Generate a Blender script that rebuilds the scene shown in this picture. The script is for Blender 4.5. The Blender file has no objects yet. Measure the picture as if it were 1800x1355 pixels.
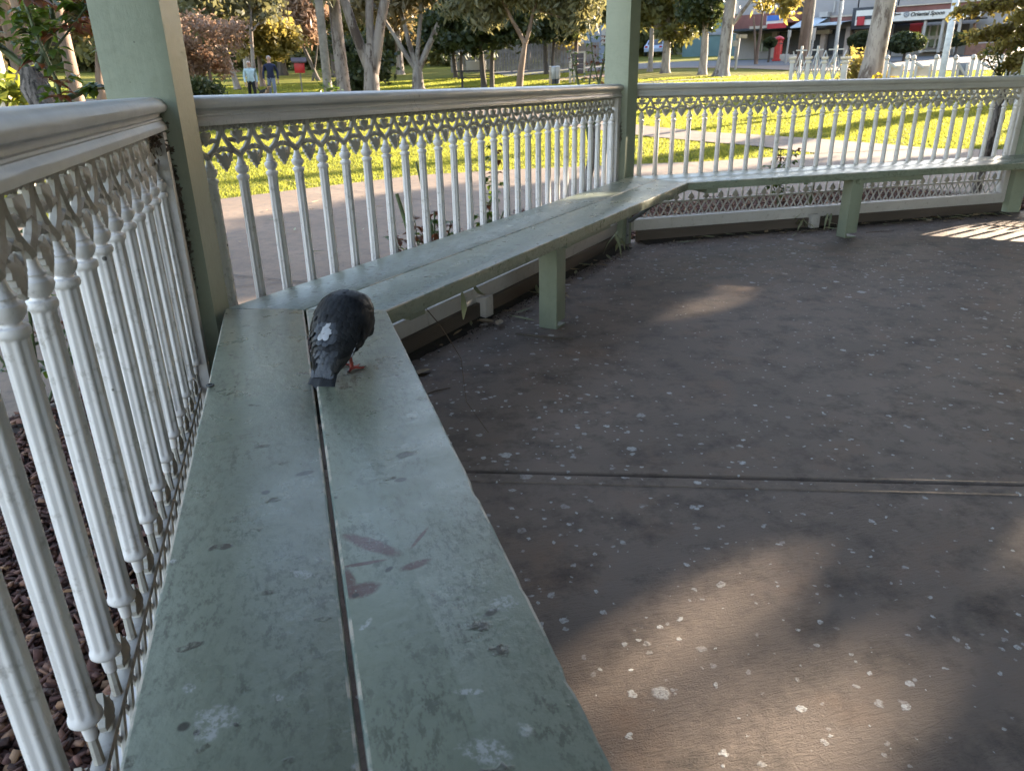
import bpy, bmesh, math, random
import numpy as np
from mathutils import Vector, Matrix, noise as mnoise
C = bpy.context.scene.collection
R = math.radians

# ------------------------------------------------------------------ camera, sky, sun, exposure
CAM = np.array([0.3187, -2.2461, 1.0376])
FPX, CW, CH = 1289.1, 1800.0, 1355.0
CR = np.array([0.9581837, -0.28558371, -0.01805367])
CU = np.array([0.12472173, 0.36001499, 0.92457217])
CF = np.array([0.25754316, 0.88816167, -0.380579])
cam_d = bpy.data.cameras.new('camera')
cam_o = bpy.data.objects.new('camera', cam_d)
C.objects.link(cam_o)
cam_o.matrix_world = Matrix(((CR[0], CU[0], -CF[0], CAM[0]), (CR[1], CU[1], -CF[1], CAM[1]), (CR[2], CU[2], -CF[2], CAM[2]), (0, 0, 0, 1)))
cam_d.sensor_width = 36.0
cam_d.lens = FPX / CW * 36.0
cam_d.clip_start = 0.05
cam_d.clip_end = 900
cam_d.dof.use_dof = True
cam_d.dof.focus_distance = 1.9
cam_d.dof.aperture_fstop = 11
bpy.context.scene.camera = cam_o

SUN_AZ, SUN_EL = 72.0, 15.5
S = np.array([math.sin(R(SUN_AZ)) * math.cos(R(SUN_EL)), math.cos(R(SUN_AZ)) * math.cos(R(SUN_EL)), math.sin(R(SUN_EL))])
world = bpy.data.worlds.new('World')
bpy.context.scene.world = world
world.use_nodes = True
wn = world.node_tree
sky = wn.nodes.new('ShaderNodeTexSky')
sky.sky_type = 'NISHITA'
sky.sun_disc = False
sky.sun_elevation = R(SUN_EL)
sky.sun_rotation = R(SUN_AZ)
sky.air_density = 1.0
sky.dust_density = 0.6
bg = wn.nodes['Background']
bg.inputs['Strength'].default_value = 0.13
tint = wn.nodes.new('ShaderNodeMix'); tint.data_type = 'RGBA'; tint.blend_type = 'MULTIPLY'; tint.inputs[0].default_value = 1.0; tint.inputs[7].default_value = (1.12, .968, .885, 1)   # warm tint on the sky light, in place of white balance
wn.links.new(sky.outputs[0], tint.inputs[6]); wn.links.new(tint.outputs[2], bg.inputs[0])
sun_d = bpy.data.lights.new('sun', 'SUN')
sun_d.energy = 4.6
sun_d.angle = R(0.5)
sun_d.color = (1.0, 0.83, 0.62)
sun_o = bpy.data.objects.new('sun', sun_d)
C.objects.link(sun_o)
sun_o.rotation_euler = Vector((-S[0], -S[1], -S[2])).to_track_quat('-Z', 'Y').to_euler()
vs = bpy.context.scene.view_settings
vs.view_transform = 'Standard'
vs.look = 'None'
vs.gamma = 1.0
vs.exposure = 3.02
cy = bpy.context.scene.cycles
cy.max_bounces = 8
cy.diffuse_bounces = 4
cy.transparent_max_bounces = 8
cy.caustics_reflective = False
cy.caustics_refractive = False
cy.sample_clamp_indirect = 6.0
cy.use_denoising = True

# ------------------------------------------------------------------ helpers
def ray(px, py):
    return (px - CW / 2) / FPX * CR - (py - CH / 2) / FPX * CU + CF
def sm(t):
    t = np.clip(t, 0, 1); return t * t * (3 - 2 * t)
def ground(x, y):
    dx = np.asarray(x, float) - 0.32; dy = np.asarray(y, float) + 2.25
    d = np.hypot(dx, dy); az = np.degrees(np.arctan2(dx, dy)); t = sm((az - 5) / 25)
    t = np.where(az > 90, sm((150 - az) / 60), t)
    zl = .019 * np.maximum(0, d - 8) + .026 * np.maximum(0, d - 34)
    zr = .046 * np.maximum(0, d - 8)
    return -.03 + zl * (1 - t) + zr * t
def AT(px, d):
    """ground point in the direction of column px at horizontal distance d"""
    v = ray(px, 150); h = math.hypot(v[0], v[1])
    x, y = CAM[0] + v[0] * d / h, CAM[1] + v[1] * d / h
    return (x, y, float(ground(x, y)))
def ZAT(px, py, d):
    v = ray(px, py); h = math.hypot(v[0], v[1])
    return CAM[2] + v[2] * d / h

def tag(o, label=None, cat=None, group=None, kind=None):
    if label: o['label'] = label
    if cat: o['category'] = cat
    if group: o['group'] = group
    if kind: o['kind'] = kind
    return o
def empty(name, loc=(0, 0, 0), rz=0, label=None, cat=None, group=None):
    o = bpy.data.objects.new(name, None); C.objects.link(o)
    o.empty_display_size = 0.1
    o.location = loc; o.rotation_euler = (0, 0, rz)
    return tag(o, label, cat, group)
def copy_tree(o, parent=None):
    c = o.copy(); C.objects.link(c)
    if parent is not None: c.parent = parent
    for ch in list(o.children): copy_tree(ch, c)
    return c

class MB:
    """collects simple shapes and links them as one mesh object"""
    def __init__(s): s.v, s.f, s.m, s.n = [], [], [], 0
    def add(s, v, f, mi=0):
        s.v.extend([tuple(p) for p in v]); s.f.extend([tuple(i + s.n for i in q) for q in f]); s.m.extend([mi] * len(f)); s.n += len(v)
    def box(s, c, d, rz=0, mi=0, bev=0.0):
        bm = bmesh.new(); bmesh.ops.create_cube(bm, size=1)
        for v in bm.verts: v.co = Vector((v.co.x * d[0], v.co.y * d[1], v.co.z * d[2]))
        if bev: bmesh.ops.bevel(bm, geom=bm.edges[:], offset=bev, segments=2, profile=.6, affect='EDGES')
        mat = Matrix.Translation(c) @ Matrix.Rotation(rz, 4, 'Z')
        s.bm(bm, mat, mi)
    def bm(s, bm, mat=None, mi=0):
        bm.verts.index_update()
        s.add([(mat @ v.co if mat else v.co) for v in bm.verts], [[v.index for v in f.verts] for f in bm.faces], mi); bm.free()
    def tube(s, pts, rad, n=8, mi=0, caps=True, flat=None):
        pts = [Vector(p) for p in pts]; rad = rad if hasattr(rad, '__len__') else [rad] * len(pts)
        vs, fs = [], []; up = None
        for i, p in enumerate(pts):
            t = (pts[min(i + 1, len(pts) - 1)] - pts[max(i - 1, 0)]).normalized()
            if up is None:
                up = Vector((0, 0, 1)) if abs(t.z) < .9 else Vector((1, 0, 0))
            a = t.cross(up).normalized(); b = a.cross(t).normalized(); up = b
            for k in range(n):
                w = 2 * math.pi * k / n
                vs.append(p + a * rad[i] * math.cos(w) + b * rad[i] * math.sin(w))
        for i in range(len(pts) - 1):
            for k in range(n):
                fs.append((i * n + k, i * n + (k + 1) % n, (i + 1) * n + (k + 1) % n, (i + 1) * n + k))
        if caps: fs.append(tuple(reversed(range(n)))); fs.append(tuple((len(pts) - 1) * n + k for k in range(n)))
        s.add(vs, fs, mi)
    def lathe(s, prof, n=16, c=(0, 0, 0), flute=0, depth=0.0, fr=(0, 0), mi=0):
        """prof: (radius, z); optional flutes between heights fr"""
        vs, fs = [], []
        for r, z in prof:
            for k in range(n):
                w = 2 * math.pi * k / n
                rr = r
                if flute and fr[0] <= z <= fr[1]: rr = r * (1 - depth * (0.5 - 0.5 * math.cos(flute * w)) ** 1.6)
                vs.append((c[0] + rr * math.cos(w), c[1] + rr * math.sin(w), c[2] + z))
        for i in range(len(prof) - 1):
            for k in range(n):
                fs.append((i * n + k, i * n + (k + 1) % n, (i + 1) * n + (k + 1) % n, (i + 1) * n + k))
        fs.append(tuple(reversed(range(n)))); fs.append(tuple((len(prof) - 1) * n + k for k in range(n)))
        s.add(vs, fs, mi)
    def prism(s, poly, z0, z1, bev=0.0, mi=0, edge_mi=None, segs=2):
        bm = bmesh.new(); lo = [bm.verts.new((p[0], p[1], z0)) for p in poly]; hi = [bm.verts.new((p[0], p[1], z1)) for p in poly]
        n = len(poly); top = bm.faces.new(hi); bm.faces.new(list(reversed(lo)))
        for i in range(n): bm.faces.new((lo[i], lo[(i + 1) % n], hi[(i + 1) % n], hi[i]))
        bmesh.ops.recalc_face_normals(bm, faces=bm.faces[:])
        if bev: bmesh.ops.bevel(bm, geom=[e for e in top.edges], offset=bev, segments=segs, profile=.5, affect='EDGES')
        bm.normal_update(); bm.verts.index_update()
        for f in bm.faces:
            s.f.append(tuple(v.index + s.n for v in f.verts))
            s.m.append(edge_mi if (edge_mi is not None and .2 < f.normal.z < .97) else mi)
        s.v.extend([tuple(v.co) for v in bm.verts]); s.n += len(bm.verts); bm.free()
    def extrude_x(s, prof, x0, x1, nx=1, mi=0, jit=0):
        """closed profile (y,z) pushed along x"""
        n = len(prof); vs, fs = [], []
        for i in range(nx + 1):
            xx = x0 + (x1 - x0) * i / nx
            for (a, b) in prof: vs.append((xx, a + random.uniform(-jit, jit), b + random.uniform(-jit, jit)))
        for i in range(nx):
            for k in range(n): fs.append((i * n + k, i * n + (k + 1) % n, (i + 1) * n + (k + 1) % n, (i + 1) * n + k))
        fs.append(tuple(reversed(range(n)))); fs.append(tuple(nx * n + k for k in range(n)))
        s.add(vs, fs, mi)
    def build(s, name, mats, parent=None, smooth=35, loc=None, recalc=True):
        me = bpy.data.meshes.new(name); me.from_pydata(s.v, [], s.f)
        mats = mats if isinstance(mats, (list, tuple)) else [mats]
        for m in mats: me.materials.append(m)
        if len(mats) > 1: me.polygons.foreach_set('material_index', s.m)
        if recalc:
            bm = bmesh.new(); bm.from_mesh(me); bmesh.ops.recalc_face_normals(bm, faces=bm.faces[:]); bm.to_mesh(me); bm.free()
        if smooth:
            me.polygons.foreach_set('use_smooth', [True] * len(me.polygons)); me.set_sharp_from_angle(angle=R(smooth))
        me.update()
        o = bpy.data.objects.new(name, me); C.objects.link(o)
        if parent is not None: o.parent = parent
        if loc is not None: o.location = loc
        return o

def np_mesh(name, verts, faces, mats, parent=None, mat_idx=None, loc=None, smooth=False):
    """fast mesh from numpy arrays, faces all with the same number of corners"""
    me = bpy.data.meshes.new(name); nv, nf, k = len(verts), len(faces), faces.shape[1]
    me.vertices.add(nv); me.vertices.foreach_set('co', np.ascontiguousarray(verts, dtype=np.float32).ravel())
    me.loops.add(nf * k); me.loops.foreach_set('vertex_index', np.ascontiguousarray(faces, dtype=np.int32).ravel())
    me.polygons.add(nf); me.polygons.foreach_set('loop_start', np.arange(0, nf * k, k, dtype=np.int32)); me.polygons.foreach_set('loop_total', np.full(nf, k, dtype=np.int32))
    mats = mats if isinstance(mats, (list, tuple)) else [mats]
    for m in mats: me.materials.append(m)
    if mat_idx is not None: me.polygons.foreach_set('material_index', np.ascontiguousarray(mat_idx, dtype=np.int32))
    if smooth: me.polygons.foreach_set('use_smooth', np.ones(nf, dtype=bool))
    me.update(calc_edges=True); me.validate()
    o = bpy.data.objects.new(name, me); C.objects.link(o)
    if parent is not None: o.parent = parent
    if loc is not None: o.location = loc
    return o

# ------------------------------------------------------------------ materials
class NT:
    def __init__(s, name, bump_d=0.002):
        s.m = bpy.data.materials.new(name); s.m.use_nodes = True; s.t = s.m.node_tree; s.p = s.t.nodes['Principled BSDF']; s.bump_d = bump_d
        s.out = s.t.nodes['Material Output']
        s._co = None
    def n(s, typ, **kw):
        nd = s.t.nodes.new('ShaderNode' + typ)
        for k, v in kw.items():
            if k in nd.inputs: s.put(nd.inputs[k], v)
            else: setattr(nd, k, v)
        return nd
    def put(s, sock, v):
        if isinstance(v, bpy.types.NodeSocket): s.t.links.new(v, sock)
        else:
            if sock.type == 'RGBA' and len(v) == 3: v = (*v, 1)
            sock.default_value = v
    def co(s, scale=(1, 1, 1), rot=0, which='Object', off=(0, 0, 0)):
        if s._co is None: s._co = s.n('TexCoord')
        mp = s.n('Mapping'); s.t.links.new(s._co.outputs[which], mp.inputs['Vector'])
        mp.inputs['Scale'].default_value = scale; mp.inputs['Rotation'].default_value = (0, 0, rot); mp.inputs['Location'].default_value = off
        return mp.outputs[0]
    def noise(s, scale, detail=4, rough=.6, vec=None, dist=0.0):
        nd = s.n('TexNoise', Scale=scale, Detail=detail, Roughness=rough, Distortion=dist)
        s.t.links.new(vec if vec is not None else s.co(), nd.inputs['Vector']); return nd.outputs[0]
    def vor(s, scale, vec=None, feature='F1', rnd=1.0):
        nd = s.n('TexVoronoi', feature=feature, Scale=scale, Randomness=rnd)
        s.t.links.new(vec if vec is not None else s.co(), nd.inputs['Vector']); return nd
    def rng(s, v, a, b, lo=0.0, hi=1.0):
        nd = s.n('MapRange', Value=v); nd.inputs[1].default_value = a; nd.inputs[2].default_value = b; nd.inputs[3].default_value = lo; nd.inputs[4].default_value = hi; nd.clamp = True
        return nd.outputs[0]
    def mix(s, f, a, b):
        nd = s.n('Mix', data_type='RGBA'); s.put(nd.inputs[0], f); s.put(nd.inputs[6], a); s.put(nd.inputs[7], b); return nd.outputs[2]
    def mth(s, op, a, b=0.0):
        nd = s.n('Math', operation=op); s.put(nd.inputs[0], a); s.put(nd.inputs[1], b); return nd.outputs[0]
    def sep(s, vec):
        nd = s.n('SeparateXYZ'); s.t.links.new(vec, nd.inputs[0]); return nd.outputs
    def base(s, c): s.put(s.p.inputs['Base Color'], c)
    def rough(s, v): s.put(s.p.inputs['Roughness'], v)
    def spec(s, v): s.p.inputs['Specular IOR Level'].default_value = v
    def bump(s, h, strength=.5, dist=.002):
        nd = s.n('Bump', Strength=strength, Distance=dist); s.t.links.new(h, nd.inputs['Height']); s.t.links.new(nd.outputs[0], s.p.inputs['Normal'])
    def translucent(s, col, f=.4):
        tr = s.n('BsdfTranslucent'); s.put(tr.inputs[0], col); mx = s.n('MixShader'); mx.inputs[0].default_value = f
        s.t.links.new(s.p.outputs[0], mx.inputs[1]); s.t.links.new(tr.outputs[0], mx.inputs[2]); s.t.links.new(mx.outputs[0], s.out.inputs[0])
    def ellipse(s, vec_out, cx, cy, a, b, ang=0, soft=.3, warp=None):
        """mask of a stain: 1 inside an ellipse in the object's own plane"""
        x, y = vec_out[0], vec_out[1]
        dx = s.mth('SUBTRACT', x, cx); dy = s.mth('SUBTRACT', y, cy); c, sn = math.cos(ang), math.sin(ang)
        u = s.mth('ADD', s.mth('MULTIPLY', dx, c / a), s.mth('MULTIPLY', dy, sn / a)); v = s.mth('SUBTRACT', s.mth('MULTIPLY', dy, c / b), s.mth('MULTIPLY', dx, sn / b))
        q = s.mth('ADD', s.mth('MULTIPLY', u, u), s.mth('MULTIPLY', v, v))
        if warp is not None: q = s.mth('ADD', q, warp)
        return s.rng(q, 1 - soft, 1 + soft, 1, 0)

def plain(name, col, rough=.6, var=.25, scale=4, bump=0, bscale=30, metal=0, spec=.5):
    t = NT(name); f = t.noise(scale, 4)
    d = tuple(c * (1 - var) for c in col); e = tuple(min(1, c * (1 + var)) for c in col)
    t.base(t.mix(t.rng(f, .3, .7), d, e)); t.rough(rough); t.p.inputs['Metallic'].default_value = metal; t.spec(spec)
    if bump: t.bump(t.noise(bscale, 5), bump, .003)
    return t.m
def leafmat(name, a, b, tr, f=.35, scale=1.6, rough=.5):
    t = NT(name); k = t.noise(scale, 3, .7); k2 = t.noise(scale * 6, 2, .7)
    col = t.mix(t.rng(t.mth('ADD', t.mth('MULTIPLY', k, .6), t.mth('MULTIPLY', k2, .4)), .35, .65), a, b)
    t.base(col); t.rough(rough); t.spec(.3); t.translucent(tr, f)
    return t.m
def barkmat(name, a, b, c=None, scale=3, bump=.6):
    t = NT(name); v = t.co((1, 1, .25)); k = t.noise(scale, 6, .7, v, .4); k2 = t.noise(scale * 5, 5, .7, v)
    col = t.mix(t.rng(k, .45, .55), a, b)
    if c: col = t.mix(t.rng(t.noise(scale * .8, 5, .75, t.co((1, 1, .3), off=(3, 1, 5))), .52, .58), col, c)
    t.base(col); t.rough(.85); t.bump(k2, bump, .02); return t.m

def paint_green(name, wear=True, dirt=1.0, seat=False, tone=1.0):
    t = NT(name); big = t.noise(2.2, 4); col = t.mix(t.rng(big, .3, .7), tuple(c * tone for c in (.196, .220, .168)), tuple(c * tone for c in (.234, .260, .200)))
    fine = t.noise(80 if seat else 60, 6, .8, t.co((.5, 1.0, 1)))
    patch = t.noise(5.5, 5, .65, t.co((1, 1.5, 1), off=(2, 7, 1)))
    rg = .40; h = t.noise(38, 6, .6)
    if dirt:
        k = t.mth('MULTIPLY', t.rng(fine, .50, .56), t.rng(patch, .40, .60)); col = t.mix(t.mth('MULTIPLY', k, .55 * dirt), col, (.035, .028, .02))
        grime = t.noise(9, 6, .7, t.co(off=(5, 5, 5))); col = t.mix(t.rng(grime, .46, .72, 0, .22 * dirt), col, (.085, .095, .065))
    if seat:
        w = t.co(); wx = t.noise(30, 4, .6); vw = t.n('Vector' + 'Math', operation='ADD'); t.t.links.new(w, vw.inputs[0])
        sc = t.n('VectorMath', operation='SCALE'); nz = t.n('TexNoise', Scale=40.0, Detail=4.0); t.t.links.new(w, nz.inputs['Vector']); t.t.links.new(nz.outputs[1], sc.inputs[0]); sc.inputs['Scale'].default_value = .03; t.t.links.new(sc.outputs[0], vw.inputs[1])
        # brown flecks, elongated across the boards
        mp = t.n('Mapping'); t.t.links.new(vw.outputs[0], mp.inputs['Vector']); mp.inputs['Scale'].default_value = (1.0, .55, 1)
        v1 = t.vor(26, mp.outputs[0]); r1 = t.rng(t.sep(v1.outputs['Color'])[0], .45, 1, 0.02, .26); f1 = t.rng(t.mth('SUBTRACT', v1.outputs[0], r1), -.03, .03, 1, 0)
        f1 = t.mth('MULTIPLY', f1, t.rng(t.noise(60, 4), .38, .55)); col = t.mix(t.mth('MULTIPLY', f1, .92), col, (.05, .04, .028))
        # white droppings
        v2 = t.vor(11, vw.outputs[0]); r2 = t.rng(t.sep(v2.outputs['Color'])[1], .72, 1, -.03, .13); f2 = t.rng(t.mth('SUBTRACT', v2.outputs[0], r2), -.03, .03, 1, 0)
        f2 = t.mth('MULTIPLY', f2, t.rng(t.noise(75, 5, .7), .42, .55)); col = t.mix(t.mth('MULTIPLY', f2, .8), col, (.52, .52, .50))
        rg = t.rng(t.noise(14, 4), .3, .7, .24, .40)
        h = t.mth('ADD', t.noise(55, 6, .65), t.mth('ADD', t.mth('MULTIPLY', f1, .5), t.mth('MULTIPLY', f2, .6)))
    else:
        sp = t.vor(38); rr = t.rng(t.sep(sp.outputs['Color'])[0], .8, 1, 0, .09); f3 = t.rng(t.mth('SUBTRACT', sp.outputs[0], rr), -.02, .02, 1, 0); col = t.mix(t.mth('MULTIPLY', f3, .7), col, (.06, .05, .035))
        grain = t.noise(26, 5, .6, t.co((1, 1, .05))); h = t.mth('ADD', h, grain)
    t.base(col); t.rough(rg); t.bump(h, .6, .002); return t
def build_mats():
    M = {}
    M['green'] = paint_green('green_paint', dirt=.16, tone=1.08).m
    t = paint_green('green_seat_paint', seat=True)
    M['seat'] = t.m
    # the front seat carries its own smears and stains (object axes: x along the bay, y across it)
    t = paint_green('green_seat_paint_stained', seat=True)
    src = t.p.inputs['Base Color'].links[0].from_socket; xyz = t.sep(t.co()); wp = t.mth('MULTIPLY', t.mth('SUBTRACT', t.noise(45, 5, .7), .5), 1.5)
    col = src
    for (cx, cy_, a, b, ang) in STAINS_BROWN:
        k = t.mth('MULTIPLY', t.ellipse(xyz, cx, cy_, a * 1.18, b * 1.22, ang, .4, wp), t.rng(t.noise(160, 3, .7), .30, .44)); col = t.mix(t.mth('MULTIPLY', k, .92), col, (.095, .038, .026))
    for (cx, cy_, a, b, ang) in STAINS_DARK:
        k = t.ellipse(xyz, cx, cy_, a, b, ang, .4, wp); col = t.mix(t.mth('MULTIPLY', k, .85), col, (.028, .022, .016))
    wp2 = t.mth('MULTIPLY', t.mth('SUBTRACT', t.noise(85, 6, .75), .5), 6.0)
    for (cx, cy_, a, b, ang) in STAINS_WHITE:
        k = t.mth('MULTIPLY', t.ellipse(xyz, cx, cy_, a * 1.15, b * 1.25, ang, .6, wp2), t.rng(t.noise(120, 5, .75), .44, .54)); col = t.mix(t.mth('MULTIPLY', k, .75), col, (.46, .46, .46))
    t.base(col); M['seat_a'] = t.m
    # pale arrises: paint rubbed to timber, plus edge highlights put into the colour
    t = NT('worn_highlit_edge'); k = t.noise(22, 6, .7); k2 = t.noise(6, 3, .6, t.co(off=(4, 1, 0)))
    t.base(t.mix(t.rng(t.mth('ADD', t.mth('MULTIPLY', k, .5), t.mth('MULTIPLY', k2, .5)), .45, .53), (.20, .24, .20), (.52, .46, .38))); t.rough(.55); t.bump(k, .5, .002); M['edge'] = t.m
    # white paint on iron and timber
    def white(name, col=(.70, .665, .665), dirt=1.0, rough=.42, rust=False):
        t = NT(name); oi = t.n('ObjectInfo'); ad = t.n('VectorMath', operation='ADD'); tc = t.n('TexCoord'); t.t.links.new(tc.outputs['Object'], ad.inputs[0]); sc = t.n('VectorMath', operation='SCALE'); t.t.links.new(oi.outputs['Location'], sc.inputs[0]); sc.inputs['Scale'].default_value = 3.7; t.t.links.new(sc.outputs[0], ad.inputs[1]); wv = ad.outputs[0]   # every casting weathers differently
        c = t.mix(t.rng(t.noise(7, 4, .6, wv), .3, .7), tuple(x * .88 for x in col), col)
        g = t.noise(30, 6, .75, wv); c = t.mix(t.rng(g, .55, .68, 0, .6 * dirt), c, (.22, .19, .16))
        sp = t.vor(30, wv); rr = t.rng(t.sep(sp.outputs['Color'])[0], .84, 1, 0, .13); f = t.rng(t.mth('SUBTRACT', sp.outputs[0], rr), -.02, .02, 1, 0); c = t.mix(t.mth('MULTIPLY', f, .85 * dirt), c, (.06, .05, .04))
        if rust: c = t.mix(t.rng(t.noise(11, 6, .7, t.co(off=(9, 2, 3))), .56, .66, 0, .65), c, (.19, .155, .125))
        t.base(c); t.rough(rough); t.bump(t.noise(70, 5), .25, .001); return t.m
    M['white'] = white('white_gloss_paint'); M['iron'] = white('white_cast_iron_paint'); M['shaded_dirty_iron'] = white('shaded_grimy_white_iron', (.42, .39, .355), 1.2, .6, True); M['timber_white'] = white('white_timber_paint', (.54, .51, .505), .8, .5)  # lace iron is darker: grime, plus shade put into its colour
    # rail paint with drying cracks
    t = NT('white_rail_paint'); c = t.mix(t.rng(t.noise(5, 4), .3, .7), (.44, .43, .43), (.52, .51, .50))
    ck = t.noise(3.2, 3, .6, t.co((9, 1, 1), off=(0, 3, 0)), 1.5); line = t.rng(t.mth('ABSOLUTE', t.mth('SUBTRACT', ck, .5)), 0, .006, 1, 0); line = t.mth('MULTIPLY', line, t.rng(t.noise(6, 3, .6, t.co(off=(1, 8, 2))), .48, .6))
    c = t.mix(t.mth('MULTIPLY', line, .8), c, (.10, .095, .09)); c = t.mix(t.rng(t.noise(22, 6, .7), .6, .75, 0, .4), c, (.27, .25, .22))
    t.base(c); t.rough(t.rng(t.noise(30, 4), .3, .7, .30, .45)); t.bump(t.mth('SUBTRACT', t.mth('MULTIPLY', t.noise(55, 6), .5), line), .35, .0015); M['rail'] = t.m
    # gazebo floor: dark stained concrete, broomed, spotted with droppings
    t = NT('dark_stained_concrete'); big = t.noise(1.3, 5, .6); c = t.mix(t.rng(big, .3, .7), (.140, .108, .090), (.252, .196, .164))
    c = t.mix(t.rng(t.noise(3.1, 6, .65, t.co(off=(3, 3, 0))), .52, .72, 0, .6), c, (.235, .150, .105)); c = t.mix(t.rng(t.noise(7, 7, .75, t.co(off=(8, 1, 0))), .48, .68, 0, .75), c, (.052, .043, .039))
    warp = t.n('VectorMath', operation='ADD'); co = t.co(); t.t.links.new(co, warp.inputs[0]); sc = t.n('VectorMath', operation='SCALE'); nz = t.n('TexNoise', Scale=55.0, Detail=3.0); t.t.links.new(co, nz.inputs['Vector']); t.t.links.new(nz.outputs[1], sc.inputs[0]); sc.inputs['Scale'].default_value = .022; t.t.links.new(sc.outputs[0], warp.inputs[1])
    dens = t.rng(t.noise(.8, 3, .5, t.co(off=(1, 4, 0))), .36, .62); spots = None
    for scl, thr, rad, o in ((8, .52, .18, 0), (14, .28, .21, 3), (22, .26, .24, 6), (38, .36, .28, 9)):
        v = t.vor(scl, warp.outputs[0] if o == 0 else None)
        if o:
            a2 = t.n('VectorMath', operation='ADD'); t.t.links.new(warp.outputs[0], a2.inputs[0]); a2.inputs[1].default_value = (o, o * .7, 0); t.t.links.new(a2.outputs[0], v.inputs['Vector'])
        cc = t.sep(v.outputs['Color']); r = t.mth('MULTIPLY', t.rng(cc[0], thr, 1, -.02, rad), t.rng(dens, 0, 1, .62, 1.15)); f = t.rng(t.mth('SUBTRACT', v.outputs[0], r), -.028, .006, 1, 0)
        f = t.mth('MULTIPLY', f, t.rng(cc[1], 0, .8, .35, 1.0)); f = t.mth('MULTIPLY', f, t.rng(t.noise(120, 3, .7), .33, .52, .15, 1)); spots = f if spots is None else t.mth('MAXIMUM', spots, f)
    c = t.mix(t.mth('MULTIPLY', spots, .95), c, (.58, .58, .58))
    br = t.noise(40, 4, .6, t.co((.8, 3.2, 1), rot=.5), .8); fine = t.noise(260, 4, .7)
    t.base(c); t.rough(t.rng(big, .3, .7, .62, .78)); t.spec(.28); t.bump(t.mth('ADD', t.mth('MULTIPLY', br, .9), t.mth('ADD', t.mth('MULTIPLY', fine, .55), t.mth('MULTIPLY', spots, .25))), .9, .006); M['floor'] = t.m
    M['groove'] = plain('groove_filler', (.045, .045, .05), .8, .3, 8, .4)
    # timber edging with fine machined grooves
    t = NT('brown_decking_board'); z = t.sep(t.co())[2]; w = t.n('TexWave', Scale=38.0, Distortion=0.0); w.bands_direction = 'Z'; t.t.links.new(t.co(), w.inputs['Vector'])
    c = t.mix(t.rng(t.noise(6, 5, .6, t.co((.4, 1, 3))), .3, .7), (.075, .058, .050), (.115, .088, .075)); c = t.mix(t.mth('MULTIPLY', w.outputs[1], .22), c, (.045, .035, .03)); t.base(c); t.rough(.75); t.bump(w.outputs[1], .5, .002); M['board'] = t.m
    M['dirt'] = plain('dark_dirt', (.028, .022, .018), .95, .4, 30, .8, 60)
    M['soil'] = plain('bed_soil', (.045, .030, .024), .95, .4, 12, .6, 40)
    t = NT('bark_chips'); k = t.n('NewGeometry'); c = t.n('ValToRGB'); t.t.links.new(k.outputs['Random Per Island'], c.inputs[0]); e = c.color_ramp.elements; e[0].color = (.035, .016, .012, 1); e[1].color = (.30, .17, .09, 1)
    for pos, col in ((.35, (.075, .030, .022, 1)), (.65, (.11, .045, .032, 1)), (.85, (.16, .075, .045, 1))): q = e.new(pos); q.color = col
    t.base(c.outputs[0]); t.rough(.85); t.bump(t.noise(70, 5), .5, .003); M['mulch'] = t.m
    # concrete path
    t = NT('path_concrete'); c = t.mix(t.rng(t.noise(.9, 6, .65), .3, .7), (.150, .105, .074), (.222, .160, .114)); c = t.mix(t.rng(t.noise(14, 6, .75), .47, .64, 0, .75), c, (.10, .08, .065)); c = t.mix(t.rng(t.noise(2.6, 7, .75, t.co(off=(3, 2, 0))), .52, .66, 0, .65), c, (.125, .092, .070)); ck = t.noise(1.1, 6, .7, t.co(off=(6, 1, 0)), .6); c = t.mix(t.rng(t.mth('ABSOLUTE', t.mth('SUBTRACT', ck, .5)), 0, .0022, .85, 0), c, (.05, .042, .036)); sp = t.vor(24); r = t.rng(t.sep(sp.outputs['Color'])[0], .8, 1, 0, .13); c = t.mix(t.rng(t.mth('SUBTRACT', sp.outputs[0], r), -.02, .02, .8, 0), c, (.09, .07, .055)); t.base(c); t.rough(.8); t.bump(t.noise(80, 5), .4, .003); M['path'] = t.m
    M['joint'] = plain('path_joint', (.06, .05, .045), .9)
    t = NT('asphalt_road'); t.base(t.mix(t.rng(t.noise(1.5, 5), .3, .7), (.055, .058, .065), (.085, .088, .095))); t.rough(.8); t.bump(t.noise(50, 4), .3, .004); M['road'] = t.m
    t = NT('lawn_ground'); c = t.mix(t.rng(t.noise(.35, 5, .65), .35, .65), (.105, .120, .020), (.190, .160, .035)); c = t.mix(t.rng(t.noise(9, 5, .7), .4, .65, 0, .6), c, (.08, .10, .017)); t.base(c); t.rough(.9); t.spec(.1); t.bump(t.noise(35, 4, .7), .9, .05); M['lawn'] = t.m
    t = NT('grass_blades'); k = t.n('NewGeometry'); c = t.n('ValToRGB'); t.t.links.new(k.outputs['Random Per Island'], c.inputs[0]); e = c.color_ramp.elements; e[0].color = (.075, .105, .014, 1); e[1].color = (.19, .165, .04, 1); q = e.new(.6); q.color = (.115, .135, .018, 1); t.base(c.outputs[0]); t.rough(.6); t.spec(.2); t.translucent((.36, .37, .06), .5); M['grass'] = t.m
    M['dryleaf'] = leafmat('dry_leaf', (.24, .17, .10), (.42, .33, .22), (.3, .2, .1), .15, 8)
    M['greyleaf'] = leafmat('green_grey_dry_leaf', (.22, .25, .15), (.34, .34, .22), (.2, .2, .08), .15, 8)
    M['twig'] = plain('dry_twig', (.09, .06, .04), .9, .4, 20)
    M['steel'] = plain('galvanised_steel', (.35, .36, .38), .45, .2, 12, 0, 30, .6)
    M['dark_metal'] = plain('dark_worn_metal', (.06, .065, .068), .55, .5, 14)
    M['cob'] = plain('cobweb_debris', (.12, .09, .07), .95, .6, 60, .8, 90)
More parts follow.
